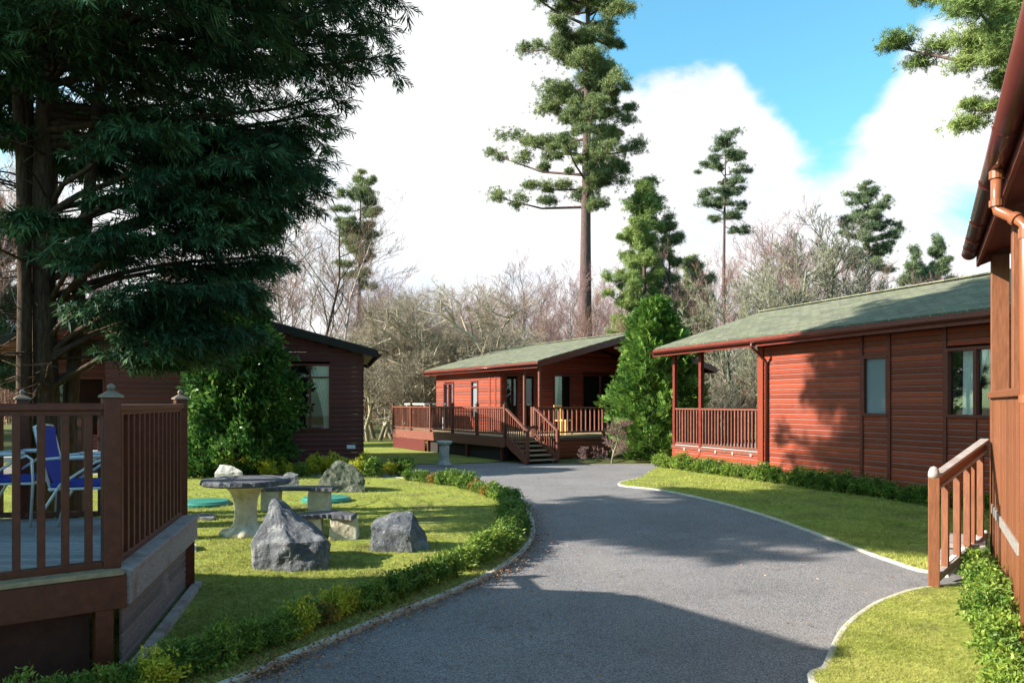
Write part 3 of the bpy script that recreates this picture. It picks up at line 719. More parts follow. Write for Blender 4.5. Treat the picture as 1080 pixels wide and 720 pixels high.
# ================================================================== near cabin at the right edge (gutter, downpipe, porch boards, stair)
f4 = Frame((5.0, 8.0), -28.3)
c4 = empty('cabin', f4.O, f4.a, 'orange brown cabin at the right edge with gutter, downpipe and short stair', 'cabin')
rf = MB(); ZE4 = 3.25
roof(c4, -.11, 6.1, -7.2, -.02, ZE4, 4.4, th=.08, sl=.15, trim=M['trim'], gutter=False)
gutter_mesh(-.205, -7.2, -.04, ZE4+.02, .07).build('gutter', M['bargerail'], c4, smooth=True)
for y in (-.09, -.5, -1.0, -1.75, -3.05, -4.3):
    g = gutter_mesh(-.205, y-.03, y+.03, ZE4+.022, .076).build('gutter_bracket', M['bargerail'], c4, smooth=True)
mb = MB()
k = 0; y = -.06
ZP = 1.78
while y > -7:
    w = .30; mb.box(-.0, .022, y-w+.022, y, .05, ZP-.03); y -= w
mb.build('vertical_boards', M['porch_near'], c4, .003)
MB().box(-.035, .06, -7, .04, ZP-.03, ZP+.035).build('top_rail', M['porch_near'], c4, .008)
MB().box(-.012, .0, -2.6, -.03, .57, .66).build('bracket_strip', M['zinc'], c4)
for y, w in ((0, .07), (-2.2, .07), (-4.2, .07)):
    MB().box(-.01, .15, y-w, y+w, ZP+.036, ZE4-.02).build('porch_post', M['porch_near'], c4, .006)
MB().box(-.012, .14, .0-.02, .12, .03, ZP-.031).build('corner_post', M['porch_near'], c4, .006)
MB().box(.3, 6, -7, -.1, .35, .45).build('porch_floor', M['deckfloor'], c4)
MB().box(1.9, 2.0, -7, -.05, .45, ZE4).build('inner_wall', M['siding_dark'], c4)  # shade inside the porch is put into this wall's darker colour
MB().box(.03, .06, -7, -.05, .05, ZP-.04).build('backing_board', M['interior'], c4)
MB().box(.15, 6, -.03, .04, .45, 1.4).build('end_balustrade', M['siding'], c4)
yp = -3.55
gx = -.205
MB().tube([(gx, yp, ZE4-.04), (gx, yp, ZE4-.26), (gx+.01, yp, ZE4-.31), (-.10, yp-.12, ZE4-.40), (-.065, yp-.16, ZE4-.45), (-.06, yp-.16, .04)], .034, 14).build('downpipe', M['pipe'], c4, smooth=True)
for (a, b, r) in (((gx, yp, ZE4-.05), (gx, yp, ZE4-.10), .043), ((gx, yp, ZE4-.24), (gx, yp, ZE4-.28), .043), ((-.12, yp-.10, ZE4-.383), (-.10, yp-.125, ZE4-.405), .043), ((-.06, yp-.16, ZE4-.47), (-.06, yp-.16, ZE4-.53), .043), ((-.06, yp-.16, 1.7), (-.06, yp-.16, 1.75), .042)): MB().tube([a, b], r, 14).build('pipe_collar', M['pipe'], c4)

# stair rail from the newel to the porch
inv = Matrix.Rotation(-f4.a, 4, 'Z') @ Matrix.Translation(-f4.O)
def loc4(p): return inv @ Vector(p)
nw = loc4(G(985, 621)); wl = Vector((-.06, .03, 0)); npz = 1.08
o = MB().box(nw.x-.047, nw.x+.047, nw.y-.047, nw.y+.047, .0, npz-.06).build('newel_post', M['porch_near'], c4, .006)
MB().lathe([(.047, -.062), (.049, -.03), (.044, 0), (.03, .03), (.004, .045)], (nw.x, nw.y, npz-.0), 16).build('newel_cap', M['grey_board'], o, smooth=True)
a = Vector((nw.x, nw.y, .98)); b = Vector((wl.x, wl.y, 1.27))
for dz, w, h, mt in ((.045, .085, .028, 'grey_board'), (-.012, .03, .085, 'porch_near'), (-.07, .07, .026, 'grey_board')): MB().bar(a+Vector((0, 0, dz)), b+Vector((0, 0, dz)), w, h).build('handrail', M[mt], c4, .006)
MB().bar(a-Vector((0, 0, .89)), b-Vector((0, 0, .95)), .06, .07).build('bottom_rail', M['grey_board'], c4, .005)
for t in (.2, .42, .62, .72, .9):
    p = a.lerp(b, t); MB().bar((p.x, p.y, .12+.2*t), (p.x, p.y, p.z-.07), .06, .045, (b-a).normalized()).build('baluster', M['porch_near'], c4, .004)
sv = (b-a); sv.z = 0; sd = sv.normalized(); nn = Vector((-sd.y, sd.x, 0)); side = Vector((.06, 1, 0)).normalized()
for kk in range(2):
    p0 = a+sd*(.6+kk*.3)+side*.08; p1 = p0+side*.7
    MB().bar(Vector((p0.x, p0.y, .13+kk*.13)), Vector((p1.x, p1.y, .13+kk*.13)), .33, .05).build('stair_tread', M['grey_board'], c4, .004)
MB().bar(a+sd*.3+side*.06-Vector((0, 0, .86)), b+side*.06-Vector((0, 0, .98)), .04, .14).build('stringer', M['white'], c4)

# ================================================================== cabin A behind the near deck (left, out of frame; its gable shades the drive)
c0 = empty('cabin', (-4.6, 5.8, 0), R(80.8), 'red cabin left of the near deck whose gable shades the drive', 'cabin')
roof(c0, -3.8, 0, 0, 9, 3.0, 3.78)
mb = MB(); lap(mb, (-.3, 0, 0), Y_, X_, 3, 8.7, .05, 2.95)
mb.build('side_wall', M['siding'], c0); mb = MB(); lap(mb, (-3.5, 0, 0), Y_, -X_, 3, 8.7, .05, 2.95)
mb.build('side_wall', M['siding'], c0)
spA = gspan(-3.8, 0, 3.0, 3.78, .3)
mb = MB(); lap(mb, (0, 3, 0), X_, -Y_, 0, 0, .05, 3.7, [(-3.0, -1.0, .7, 2.7)], span=spA); mb.build('end_wall', M['siding'], c0)
window(c0, (0, 3, 0), X_, -Y_, -3.0, -1.0, .7, 2.7, (-2.0,), name='glass_door')
MB().box(-3.2, -.6, 3.3, 8.5, .05, 3.1).build('interior', M['interior'], c0)
MB().box(-3.55, -3.45, .2, .3, .6, 3.0).build('porch_post', M['trim'], c0)

# ================================================================== near raised deck at the left
dk = empty('raised_deck', (0, 0, 0), 0, 'raised timber deck at the lower left with brown balustrade and blue chairs on it', 'deck')
A = Vector((-2.44, 4.72, 0)); B = Vector((-2.96, 6.98, 0)); dl_ = Vector((-.79, -.613, 0)); C_ = A+dl_*3.6; D_ = B+Vector((-2.4, -.25, 0)); E_ = B+Vector((-6.5, -.7, 0))
DZ = .68
poly = [A, B, E_, C_+Vector((-2.5, 0, 0)), C_]
fl = MB(); # floor boards along x
yy = 2.3
def clip_x(poly, y):
    xs = []
    for i in range(len(poly)):
        p, q = poly[i], poly[(i+1) % len(poly)]
        if (p.y > y) != (q.y > y): xs.append(p.x+(q.x-p.x)*(y-p.y)/(q.y-p.y))
    return (min(xs), max(xs)) if len(xs) > 1 else None
while yy < 7.0:
    y0_, y1_ = yy, yy+.092; a_ = clip_x(poly, yy+.004); b_ = clip_x(poly, yy+.088)
    if a_ and b_: fl.prism([(a_[0], yy+.002), (a_[1], yy+.002), (b_[1], yy+.09), (b_[0], yy+.09)], DZ-.04, DZ-.004)
    yy += .096
fl.build('deck_floor', M['deckfloor'], dk)
out_r = Vector((B.y-A.y, -(B.x-A.x), 0)).normalized(); out_f = Vector((-dl_.y, dl_.x, 0))*1
if out_f.y > 0: out_f = -out_f
U = Vector((0, 0, 1))
MB().bar(A-dl_*.03+out_f*.03+U*(DZ-.005), C_+out_f*.03+U*(DZ-.005), .15, .03).build('edge_cap', M['step'], dk, .004)
MB().bar(A+out_r*.035+U*(DZ-.005)-(B-A)*.01, B+out_r*.035+U*(DZ-.005), .15, .03).build('edge_cap', M['grey_board'], dk, .004)
MB().bar(A+out_f*.07+U*(DZ-.125)-dl_*.05, C_+out_f*.07+U*(DZ-.125), .03, .2).build('edge_board', M['rail'], dk, .004)
MB().bar(A+out_r*.08+U*(DZ-.115)-(B-A)*.012, B+out_r*.08+U*(DZ-.115), .03, .19).build('edge_board', M['grey_board'], dk, .004)
mb = MB(); dr_ = (B-A).normalized(); Lr = (B-A).length
lap(mb, A+out_r*.0, dr_, out_r, .1, Lr-.1, .04, DZ-.2, pitch=.052, proud=.016); mb.build('skirt_boards', M['skirt'], dk)
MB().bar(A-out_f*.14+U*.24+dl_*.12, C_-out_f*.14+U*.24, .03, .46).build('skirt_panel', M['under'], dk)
for p in (A+dl_*.07+out_f*.03, B+out_r*.02-dr_*.06): MB().bar(p, p+U*(DZ-.2), .1, .1, dl_).build('support_post', M['rail'], dk, .005)
MB().bar(A+out_r*.1+U*.04, B+out_r*.1+U*.04, .07, .08).build('sole_plate', M['grey_board'], dk)
HR = 1.0
def near_rail(p, q, gap, skip_first_post=False, skip_last=False):
    p = p+U*DZ; q = q+U*DZ; d = (q-p).normalized(); L = (q-p).length
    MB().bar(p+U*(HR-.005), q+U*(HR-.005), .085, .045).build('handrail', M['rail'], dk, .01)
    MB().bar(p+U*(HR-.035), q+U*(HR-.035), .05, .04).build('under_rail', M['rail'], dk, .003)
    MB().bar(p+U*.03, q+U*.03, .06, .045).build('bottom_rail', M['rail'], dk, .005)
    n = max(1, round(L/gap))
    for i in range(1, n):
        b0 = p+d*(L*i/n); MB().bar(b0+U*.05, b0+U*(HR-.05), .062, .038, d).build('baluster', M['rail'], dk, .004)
ins = -.05
A2, B2 = A-out_r*.015-out_f*.04, B-out_r*.05
near_rail(A2, C_-out_f*.04, .125); near_rail(A2, B2, .15); near_rail(B2, E_+Vector((0, -.02, 0)), .17)
for i, p in enumerate((A2, B2, B2+(E_-B2).normalized()*1.35, B2+(E_-B2).normalized()*3.0, A2+dl_*2.2)):
    o = MB().bar(p+U*(DZ-.05), p+U*(DZ+HR+.055), .1, .1, dl_).build('post', M['rail'], dk, .006); post_cap(o, p+U*(DZ+HR+.055), .1, dl_, M['copper'])

# chairs on the deck
def chair(loc, rz, label):
    e = empty('garden_chair', loc, rz, label, 'chair', 'blue garden chairs on the near deck')
    e.scale = (.93, .93, .93)
    for s in (-1, 1):
        y = s*.27
        MB().tube([(-.30, y, 0), (-.24, y, .22), (-.12, y, .42), (.14, y, .60), (.22, y, .63), (.26, y, .6), (.27, y, .4), (.25, y, .0)], .013, 8).build('leg', M['alu'], e, smooth=True)
        MB().tube([(-.12, y, .64), (.0, y, .645), (.2, y, .65)], .02, 8).build('armrest', M['alu'], e, smooth=True)
    MB().tube([(-.20, -.23, .36), (-.27, -.23, .62), (-.33, -.22, .9), (-.335, 0, .915), (-.33, .22, .9), (-.27, .23, .62), (-.20, .23, .36)], .013, 8).build('back_frame', M['alu'], e, smooth=True)
    for s in (-1, 1): MB().tube([(-.27, s*.25, .63), (-.1, s*.27, .645)], .012, 6).build('arm_link', M['alu'], e)
    v = []; f = []
    for i in range(9):
        t = i/8; z = .42+.47*t; x = -.215-.115*t-.03*math.sin(math.pi*t)
        for j in range(5): v.append((x-.02*math.cos((j-2)*.7)+.02, (j-2)*.108, z))
    for i in range(8):
        for j in range(4): a = i*5+j; f.append((a, a+1, a+6, a+5))
    n = len(v); v2 = [(x+.012, y, z) for x, y, z in v]
    fr_ = [tuple(reversed([q+n for q in ff])) for ff in f]
    MB().add(v+v2, f+fr_).build('backrest', M['blue'], e, smooth=True)
    mb = MB().box(-.22, .25, -.24, .24, .395, .43); mb.build('seat', M['blue'], e, .012)
    mb = MB().box(-.22, .255, -.25, .25, .37, .392); mb.build('seat_frame', M['alu'], e, .005)
    return e
chair((-3.44, 6.2, DZ), R(14), 'blue fabric chair with pale tube frame, whole behind the deck balusters')
chair((-4.25, 6.55, DZ), R(10), 'blue fabric chair cut by the left edge, behind the other blue chair')

# ================================================================== stone furniture and boulders
def rock(name, pts, m, label, seed, rough=.03, sub=3, cat='boulder', group=None):
    bm = bmesh.new()
    c = sum((Vector(p) for p in pts), Vector())/len(pts); c.z = 0
    for p in pts: bm.verts.new(Vector(p)-c)
    r = bmesh.ops.convex_hull(bm, input=bm.verts)
    bmesh.ops.delete(bm, geom=list(set([g for g in r['geom_interior'] if isinstance(g, bmesh.types.BMVert)]+[g for g in r['geom_unused'] if isinstance(g, bmesh.types.BMVert)])), context='VERTS')
    bmesh.ops.triangulate(bm, faces=bm.faces)
    for _ in range(sub+1):
        bmesh.ops.subdivide_edges(bm, edges=bm.edges, cuts=1, use_grid_fill=True)
    bmesh.ops.smooth_vert(bm, verts=bm.verts, factor=.18, use_axis_x=True, use_axis_y=True, use_axis_z=True)
    bm.normal_update()
    for v in bm.verts:
        q = v.co*3.2+Vector((seed, seed*2, 0)); d = mnoise.noise(q)*rough*2.2+mnoise.noise(q*3.1)*rough+mnoise.noise(q*8)*rough*.5
        d *= .55
        v.co += v.normal*d
    me = bpy.data.meshes.new(name); bm.to_mesh(me); bm.free()
    o = link(name, me, m); o.location = c; tag(o, label, cat, group); return o
def rp(base_y, lst):
    Y0 = CAM*F/(base_y-HY); return [PT(px, py, Y0+dy) for (px, py, dy) in lst]
rock('boulder', rp(602, [(265, 573, -.02), (268, 607, -.1), (306, 609, -.18), (343, 608, -.1), (347, 600, .1), (347, 574, .05), (306, 572, -.16), (342, 571, -.06), (289, 529, .38), (298, 529, .5), (279, 548, .2), (286, 536, .5), (302, 536, .42), (320, 550, .45), (338, 560, .45), (270, 566, .7), (338, 566, .85), (270, 600, .95), (345, 598, .9)]), M['rock'],
     'tall pointed grey boulder with a white-lit left face, nearest the deck', 3.1, .034)
rock('boulder', rp(584, [(390, 555, 0), (391, 580, 0), (436, 588, -.1), (453, 582, .2), (437, 538, .35), (420, 539, .4), (396, 548, .35), (432, 561, -.05), (448, 560, .3), (400, 575, .7), (445, 575, .7)]), M['rock'],
     'blocky grey boulder standing alone at the right of the island lawn', 8.7, .024)
rock('boulder', rp(521, [(333, 515, 0), (338, 524, 0), (384, 524, 0), (385, 508, .1), (372, 490, .2), (355, 486, .25), (345, 493, .1), (340, 505, .4), (380, 500, .8), (360, 500, .9)]), M['rockmoss'],
     'mossy dark boulder behind the stone benches, next to the back row of golden shrubs', 5.3, .035)
rock('boulder', rp(516, [(226, 500, 0), (228, 517, 0), (258, 517, 0), (256, 497, .1), (246, 490, .2), (232, 490, .2), (235, 500, .7), (255, 500, .7)]), M['rockpale'],
     'pale flat-topped boulder just behind the stone table top', 1.3, .02)
rock('boulder', rp(517, [(297, 507, 0), (297, 518, 0), (316, 518, 0), (315, 500, .1), (306, 497, .3), (300, 500, .4), (312, 510, .6)]), M['rock'],
     'small grey boulder between the table top and the mossy boulder', 2.2, .02)
rock('paving_slab', rp(551, [(203, 545, 0), (203, 552, 0), (225, 552, 0), (226, 546, 0), (207, 541, .5), (226, 541, .5), (226, 546, .5)]), M['rock'], 'low grey stone slab lying in the lawn left of the table foot', 6.1, .008, cat='slab')
rock('boulder', rp(585, [(182, 572, 0), (183, 586, 0), (207, 585, .0), (208, 574, .1), (195, 566, .3), (188, 570, .3), (205, 580, .5)]), M['caststone'], 'small buff stone at the back corner of the deck', 4.4, .02)

tb = empty('stone_table', G(259, 566), 0, 'round stone garden table with dark slab top and pale fluted pedestal', 'table')
def wob(a, s): return lambda t, z: 1+a*mnoise.noise(Vector((math.cos(t)*s, math.sin(t)*s, z*3+7)))
MB().lathe([(.42, .665), (.50, .672), (.525, .69), (.515, .73), (.50, .74)], n=72, mod=lambda t, z: 1.03+.045*mnoise.noise(Vector((math.cos(t)*2, math.sin(t)*2, 3)))+.018*math.sin(23*t+z*9)).build('tabletop', M['slate'], tb)
fl_ = lambda t, z: 1+.10*abs(math.sin(t*4))*(1 if .1 < z < .6 else .4)
MB().lathe([(.26, 0), (.28, .03), (.27, .08), (.20, .11), (.14, .17), (.125, .26), (.125, .38), (.14, .5), (.17, .58), (.22, .625), (.27, .662)], n=64, mod=fl_).build('pedestal', M['caststone'], tb, smooth=True)
for k in range(4): t = k*math.pi/2+.3; MB().lathe([(.03, 0), (.085, .02), (.095, .06), (.06, .11), (.01, .13)], (.23*math.cos(t), .23*math.sin(t), 0), 14).build('foot', M['caststone'], tb, smooth=True)
tc_ = G(259, 566)
def bench(px0, px1, py, basey, label, zt, bend=.18):
    Y0 = CAM*F/(basey-HY); xa, xb = (px0-CX)/F*Y0, (px1-CX)/F*Y0; c = Vector(((xa+xb)/2, Y0+.15, 0)); w = (xb-xa)/2
    e = empty('stone_bench', c, 0, label, 'bench', 'curved stone benches around the table')
    up = []; dn = []; n = 20
    for i in range(n+1):
        t = -1+2*i/n; x = t*w; jx = .012*mnoise.noise(Vector((i*1.1, c.x, 2)))*2
        up.append((x, .17-bend*t*t+jx)); dn.append((x, -.17-bend*t*t+.012*math.sin(i*2.7)))
    MB().prism(dn+up[::-1], zt-.055, zt).build('seat', M['slate'], e, .008)
    for s in (-.62, .62):
        pts = [Vector((s*w+dx*.15, -bend*s*s+dy*.11, z)) for dx in (-1, 1) for dy in (-1, 1) for z in (0, zt*.5, zt-.057)]
        pts = [p+Vector((random.uniform(-.03, .03), random.uniform(-.02, .02), 0)) for p in pts]
        o = rock('support', pts, M['caststone'], None, random.random()*9, .012, 2, None); 
        o.parent = e
    return e
bench(313, 374, 541, 571, 'short curved stone bench on rough pale blocks, beside the pointed boulder', .34)
bench(268, 352, 520, 541, 'long dark slab stone bench between the table and the turquoise cover', .40, .1)
for k, (px, py, r, lb) in enumerate([(215, 531, .42, 'turquoise plastic cover lying on the lawn left of the stone table'), (344, 527, .42, 'turquoise plastic cover lying by the foot of the mossy boulder')]):
    p = G(px, py+3); e = empty('drain_cover', p, 0, lb, 'cover', 'turquoise covers on the lawn')
    MB().lathe([(r, .03), (r, .07), (r*.93, .085), (r*.9, .10), (r*.4, .115), (.02, .12)], n=40).build('lid', M['green_plastic'], e, smooth=False)
    MB().lathe([(r*.9, 0), (r*.9, .03)], n=30).build('collar', M['concrete'], e)
# carved pedestal planter in front of the middle deck
pl = empty('stone_pedestal', G(468.5, 491), 0, 'carved grey stone pedestal with wide cap beside the middle deck', 'pedestal')
MB().lathe([(.19, 0), (.2, .05), (.15, .1), (.125, .2), (.13, .35), (.14, .5), (.14, .56)], n=32, mod=lambda t, z: 1+.12*mnoise.noise(Vector((math.cos(t)*3, math.sin(t)*3, z*6)))).build('column', M['rockpale'], pl, smooth=True)
MB().lathe([(.14, .56), (.19, .6), (.22, .65), (.2, .68), (.1, .67)], n=32, mod=wob(.1, 2)).build('cap', M['rockpale'], pl, smooth=True)
# furniture on the middle deck
w_ = f2.O+f2.ex*(-.9)+f2.ey*6.4
tb2 = empty('patio_table', (w_.x, w_.y, .72), f2.a, 'white topped patio table seen over the far end of the middle deck rail', 'table')
MB().box(-.45, .45, -.9, .9, .92, .97).build('tabletop', M['white'], tb2, .01)
for x in (-.38, .38):
    for y in (-.8, .8): MB().box(x-.025, x+.025, y-.025, y+.025, 0, .92).build('leg', M['alu'], tb2)
w_ = f2.O+f2.ex*(f2.x_at(594, -.2))+f2.ey*(-.2)
ch = empty('wooden_chair', (w_.x, w_.y, .72), f2.a+R(25), 'yellow wooden chair behind the porch balusters of the middle cabin', 'chair')
MB().box(-.22, .22, -.22, .22, .42, .46).build('seat', M['yellowwood'], ch, .006)
mb = MB()
for x in (-.18, 0, .18): mb.box(x-.03, x+.03, .19, .21, .5, .85)
mb.box(-.24, .24, .185, .215, .85, .92); mb.build('backrest', M['yellowwood'], ch)
for x in (-.2, .2):
    for y, h in ((-.2, .42), (.2, .86)): MB().box(x-.022, x+.022, y-.022, y+.022, 0, h).build('leg', M['yellowwood'], ch)

# ================================================================== shrubs
def shrub_mesh(name, rx, ry, h, n, tmpl, sc, shell=.55, wob_=.25, updir=.6, seed=0):
    d = unit(RNG.normal(size=(n, 3))); r = RNG.uniform(shell, 1, n)**.7
    w = np.array([1+wob_*2*mnoise.noise(Vector(x*1.7)+Vector((seed, 0, 0))) for x in d]); r = r*w
    P = np.stack([d[:, 0]*rx*r, d[:, 1]*ry*r, h*.5+d[:, 2]*h*.5*r], 1); P[:, 2] = np.clip(P[:, 2], .02, None)
    dx = d+RNG.normal(0, .45, (n, 3)); dx[:, 2] += updir; up = RNG.normal(size=(n, 3))
    V, Fc = scatter(tmpl[0], tmpl[1], P, dx, up, sc*RNG.uniform(.6, 1.3, n)); V[:, 2] = np.maximum(V[:, 2], .005)
    return npmesh(name, V, Fc, tmpl[1].shape[1])
def stems(name, n, r, h, rr=.008):
    P0 = []; P1 = []
    for i in range(n):
        a = random.uniform(0, 6.28); P0.append((.03*math.cos(a), .03*math.sin(a), 0)); P1.append((r*math.cos(a)*.7, r*math.sin(a)*.7, h*.75))
    return segmesh(name, P0, P1, [rr]*n, [rr*.5]*n)
stem_me = stems('stem', 7, .14, .3)
protos = {}
for key, m in (('g', 'box'), ('y', 'boxyellow'), ('r', 'boxred'), ('l', 'boxlime')):
    protos[key] = []
    for v in range(3):
        me = shrub_mesh('foliage', .17, .17, .36, 420, CLUST, .042, .25, .35, .7, v*3+ord(key)); me.materials.append(M[m]); protos[key].append(me)
stem_me.materials.append(M['bark_dark'])
def put_shrub(p, key, s, label, group, sz=None):
    e = empty('box_shrub', (p[0], p[1], .03), random.uniform(0, 6.28), label, 'shrub', group); e.scale = (s, s, s*(sz or 1)*random.uniform(.85, 1.15))
    link('foliage', random.choice(protos[key]), None, e); link('stem', stem_me, None, e)
def along(line, i0, i1, step):
    out = []; acc = 0
    for i in range(i0, i1):
        a, b = line[i], line[i+1]; L = (b-a).length; t = 0
        while acc+L-t*L >= step if False else False: pass
        s = step-acc
        while s <= L: out.append((a.lerp(b, s/L), (b-a).normalized())); s += step
        acc = (acc+L) % step
    return out
def idx(pts, P): return min(range(len(pts)), key=lambda i: (pts[i]-P).length)
ia, ib, ic, id_ = idx(isl, G(225, 730)), idx(isl, G(500, 612)), idx(isl, G(548, 530)), idx(isl, G(435, 506))
for k, (p, d) in enumerate(along(isl, idx(isl, Vector((-3.9, 1.5, 0))), ib, .15)):
    n = Vector((-d.y, d.x, 0)); q = p+n*(.26+random.uniform(-.04, .04))
    if p.y > 6: key = random.choice('gl')
    elif 5.6 < p.y <= 6: key = random.choice('rryl')
    else: key = random.choice('lglgly')
    put_shrub(q, key, random.uniform(.8, 1.15)*.66, 'low box shrub in the front row along the kerb near the deck', 'front row of low shrubs along the island kerb')
for k, (p, d) in enumerate(along(isl, ib, ic, .27)):
    n = Vector((-d.y, d.x, 0)); q = p+n*(.25+random.uniform(-.05, .05))
    br = 7.4 < p.y < 8.9
    put_shrub(q, 'l' if br else ('g'), random.uniform(.85, 1.15), 'box shrub in the row on the bend of the island kerb', 'shrubs on the bend of the island kerb', .8)
for k, (p, d) in enumerate(along(isl, ic, id_, .3)):
    n = Vector((-d.y, d.x, 0)); q = p+n*(.25+random.uniform(-.06, .06))
    put_shrub(q, random.choice('grrg'), random.uniform(.8, 1.1), 'rusty green box shrub in the island back row beside the sunlit strip of drive', 'back row shrubs of the island', .8)
for k in range(28):
    px = 196+k*8.6; p = G(px, 503+random.uniform(-2, 1.5)); 
    put_shrub(p, random.choice('yyyg') if px < 380 else random.choice('yg'), random.uniform(.7, 1.35), 'golden young shrub in the back row between the stone table and the maroon cabin', 'golden shrubs in the back row')
for k in range(30):
    yl = -.3-.37*k; w = f3.O+f3.ex*(.38-.42+random.uniform(-.05, .05))+f3.ey*yl
    key = random.choice('gll') if k < 9 else 'g'
    put_shrub(w, key, random.uniform(1.0, 1.3), 'bright box shrub at the foot of the porch of the long cabin' if k < 10 else 'dark box shrub at the foot of the shaded long cabin wall', 'bright shrubs along the long cabin porch' if k < 10 else 'dark shrubs along the long cabin wall', .85)
for k in range(12):
    yl = -.75-.36*k; w = f4.O+f4.ex*(-.17+random.uniform(-.03, .03))+f4.ey*yl
    put_shrub(w, 'l' if k % 3 else 'g', random.uniform(.85, 1.05), 'box shrub at the foot of the orange brown boards by the downpipe', 'shrubs along the near cabin boards', .85)

def bush(name, loc, rx, ry, h, n, tmpl, sc, m, label, cat, trunk_r=.07, **k):
    e = empty(name, loc, 0, label, cat); me = shrub_mesh('foliage', rx, ry, h, n, tmpl, sc, **k); link('foliage', me, m, e)
    MB().tube([(0, 0, 0), (.05, 0, h*.4), (0, .05, h*.8)], [trunk_r, trunk_r*.7, trunk_r*.2], 8).build('trunk', M['bark_dark'], e); return e
# evergreen bush left of the maroon window: a wide leafy column
def column(name, loc, prof, n, tmpl, sc, m, label, cat, up=.5, seedv=0, droop=0, core=True):
    e = empty(name, loc, 0, label, cat); H = prof[-1][0]; zs = RNG.uniform(0, 1, n)**.95*H
    rr = np.interp(zs, [p[0] for p in prof], [p[1] for p in prof]); a = RNG.uniform(0, 6.283, n)
    w = np.array([1+.6*mnoise.noise(Vector((math.cos(t)*1.6, math.sin(t)*1.6, z*1.1+seedv)))+.4*mnoise.noise(Vector((math.cos(t)*4, math.sin(t)*4, z*3+seedv))) for t, z in zip(a, zs)])
    q = RNG.uniform(.55, 1, n)**.6*rr*w
    P = np.stack([np.cos(a)*q, np.sin(a)*q, np.maximum(zs, .05)], 1)
    dx = np.stack([np.cos(a), np.sin(a), np.full(n, up)], 1)+RNG.normal(0, .4, (n, 3)); upv = np.stack([a*0, a*0, a*0+1], 1)+RNG.normal(0, .5, (n, 3))
    V, Fc = scatter(tmpl[0], tmpl[1], P, dx, upv, sc*RNG.uniform(.6, 1.35, n)); V[:, 2] = np.maximum(V[:, 2], .01)
    link('foliage', npmesh('foliage', V, Fc, tmpl[1].shape[1]), m, e)
    MB().tube([(0, 0, 0), (0, 0, H*.5), (0, 0, H*.95)], [.09, .06, .015], 8).build('trunk', M['bark_dark'], e); return e
column('laurel_bush', (-6.6, 18.3, 0), [(0, 1.0), (.5, 1.25), (2.2, 1.25), (3.2, 1.1), (4.1, .5)], 6500, BROAD, .16, M['laurel'], 'wide glossy green bush between the deck corner post and the maroon cabin window', 'bush', .3, 2.2)
column('conifer_bush', (4.25, 22.9, 0), [(0, .8), (.4, 1.1), (1.8, 1.15), (3.0, .85), (4.0, .5), (4.6, .1)], 4600, FROND, .34, M['thuja'], 'bright green conifer bush between the middle cabin and the long cabin porch', 'conifer', .75, 5.1)

# ================================================================== trees
def limbs_to(name, segs, m, parent):
    P0, P1, R0, R1 = zip(*segs); return link(name, segmesh(name, P0, P1, R0, R1, 5), m, parent)
def pine(loc, H, rt, prof, m, label, npad, pad, tuft=.34, ntuft=60, bark='bark_pine', lean=(0, 0), group=None, name='pine_tree', flatn=.42, rise=.12, seed=1):
    rnd = random.Random(seed); e = empty(name, loc, 0, label, 'tree', group)
    tr = [Vector((lean[0]*t+.012*H*math.sin(t*5+seed)*t*.4, lean[1]*t, H*t)) for t in [i/10 for i in range(11)]]
    MB().tube(tr, [rt*(1.25 if i == 0 else 1)*(1-.88*(i/10)**1.1) for i in range(11)], 14).build('trunk', M[bark], e, smooth=True)
    def trunk_at(z): t = min(max(z/H, 0), 1)*10; i = min(int(t), 9); return tr[i].lerp(tr[i+1], t-i)
    zs = [p[0] for p in prof]; segs = []; C = []; Rr = []
    for k in range(npad):
        z = zs[0]+(zs[-1]-zs[0])*((k+rnd.random())/npad); Ll = np.interp(z, zs, [p[1] for p in prof]); Lr = np.interp(z, zs, [p[2] for p in prof])
        a = k*2.4+rnd.uniform(-.4, .4); cs = math.cos(a); L = (Lr if cs > 0 else Ll)*(abs(cs)*1+(1-abs(cs))*.0)+min((Ll+Lr)/2, 9)*(1-abs(cs))
        L *= rnd.uniform(.5, 1.12); a += rnd.uniform(-.5, .5); b = trunk_at(z-.12*L); tip = trunk_at(z)+Vector((cs*L, math.sin(a)*L, rise*L+rnd.uniform(-.9, .9)*pad))
        mid = b.lerp(tip, .5)+Vector((0, 0, -.06*L)); r0 = max(.018*H/10, rt*.22)*(.4+.6*L/(max(Ll, Lr)+.1))
        segs += [(b, mid, r0, r0*.7), (mid, tip, r0*.7, r0*.25)]
        for t, s in ((1, 1.0), (.72, .95), (.45, .7)):
            if L*t < .25*pad and t < 1: continue
            if t < .7 and L < 2*pad: continue
            for w in range(2):
                off = Vector((rnd.gauss(0, .6), rnd.gauss(0, .6), rnd.gauss(0, .38)))*pad*(.9 if w else .2); c = b.lerp(tip, t)+off+Vector((0, 0, pad*.12))
                C.append(c); Rr.append(pad*s*rnd.uniform(.35, 1.05)); segs.append((b.lerp(tip, t*.9), c, r0*.35, r0*.12))
    limbs_to('limb', segs, M[bark], e)
    C = np.array(C); Rr = np.array(Rr); n = len(C)*ntuft; ci = np.repeat(np.arange(len(C)), ntuft)
    d = unit(RNG.normal(size=(n, 3))); rad = np.abs(RNG.normal(.62, .33, n)); P = C[ci]+d*(Rr[ci]*rad)[:, None]*np.array([1, 1, flatn])
    dx = d*np.array([1, 1, .6])+np.array([0, 0, .55])+RNG.normal(0, .3, (n, 3)); up = RNG.normal(size=(n, 3))
    V, Fc = scatter(TUFT[0], TUFT[1], P, dx, up, tuft*RNG.uniform(.6, 1.2, n)); link('crown', npmesh('crown', V, Fc, 3), m, e); return e
def zz(py, Y): return CAM+(HY-py)/F*Y
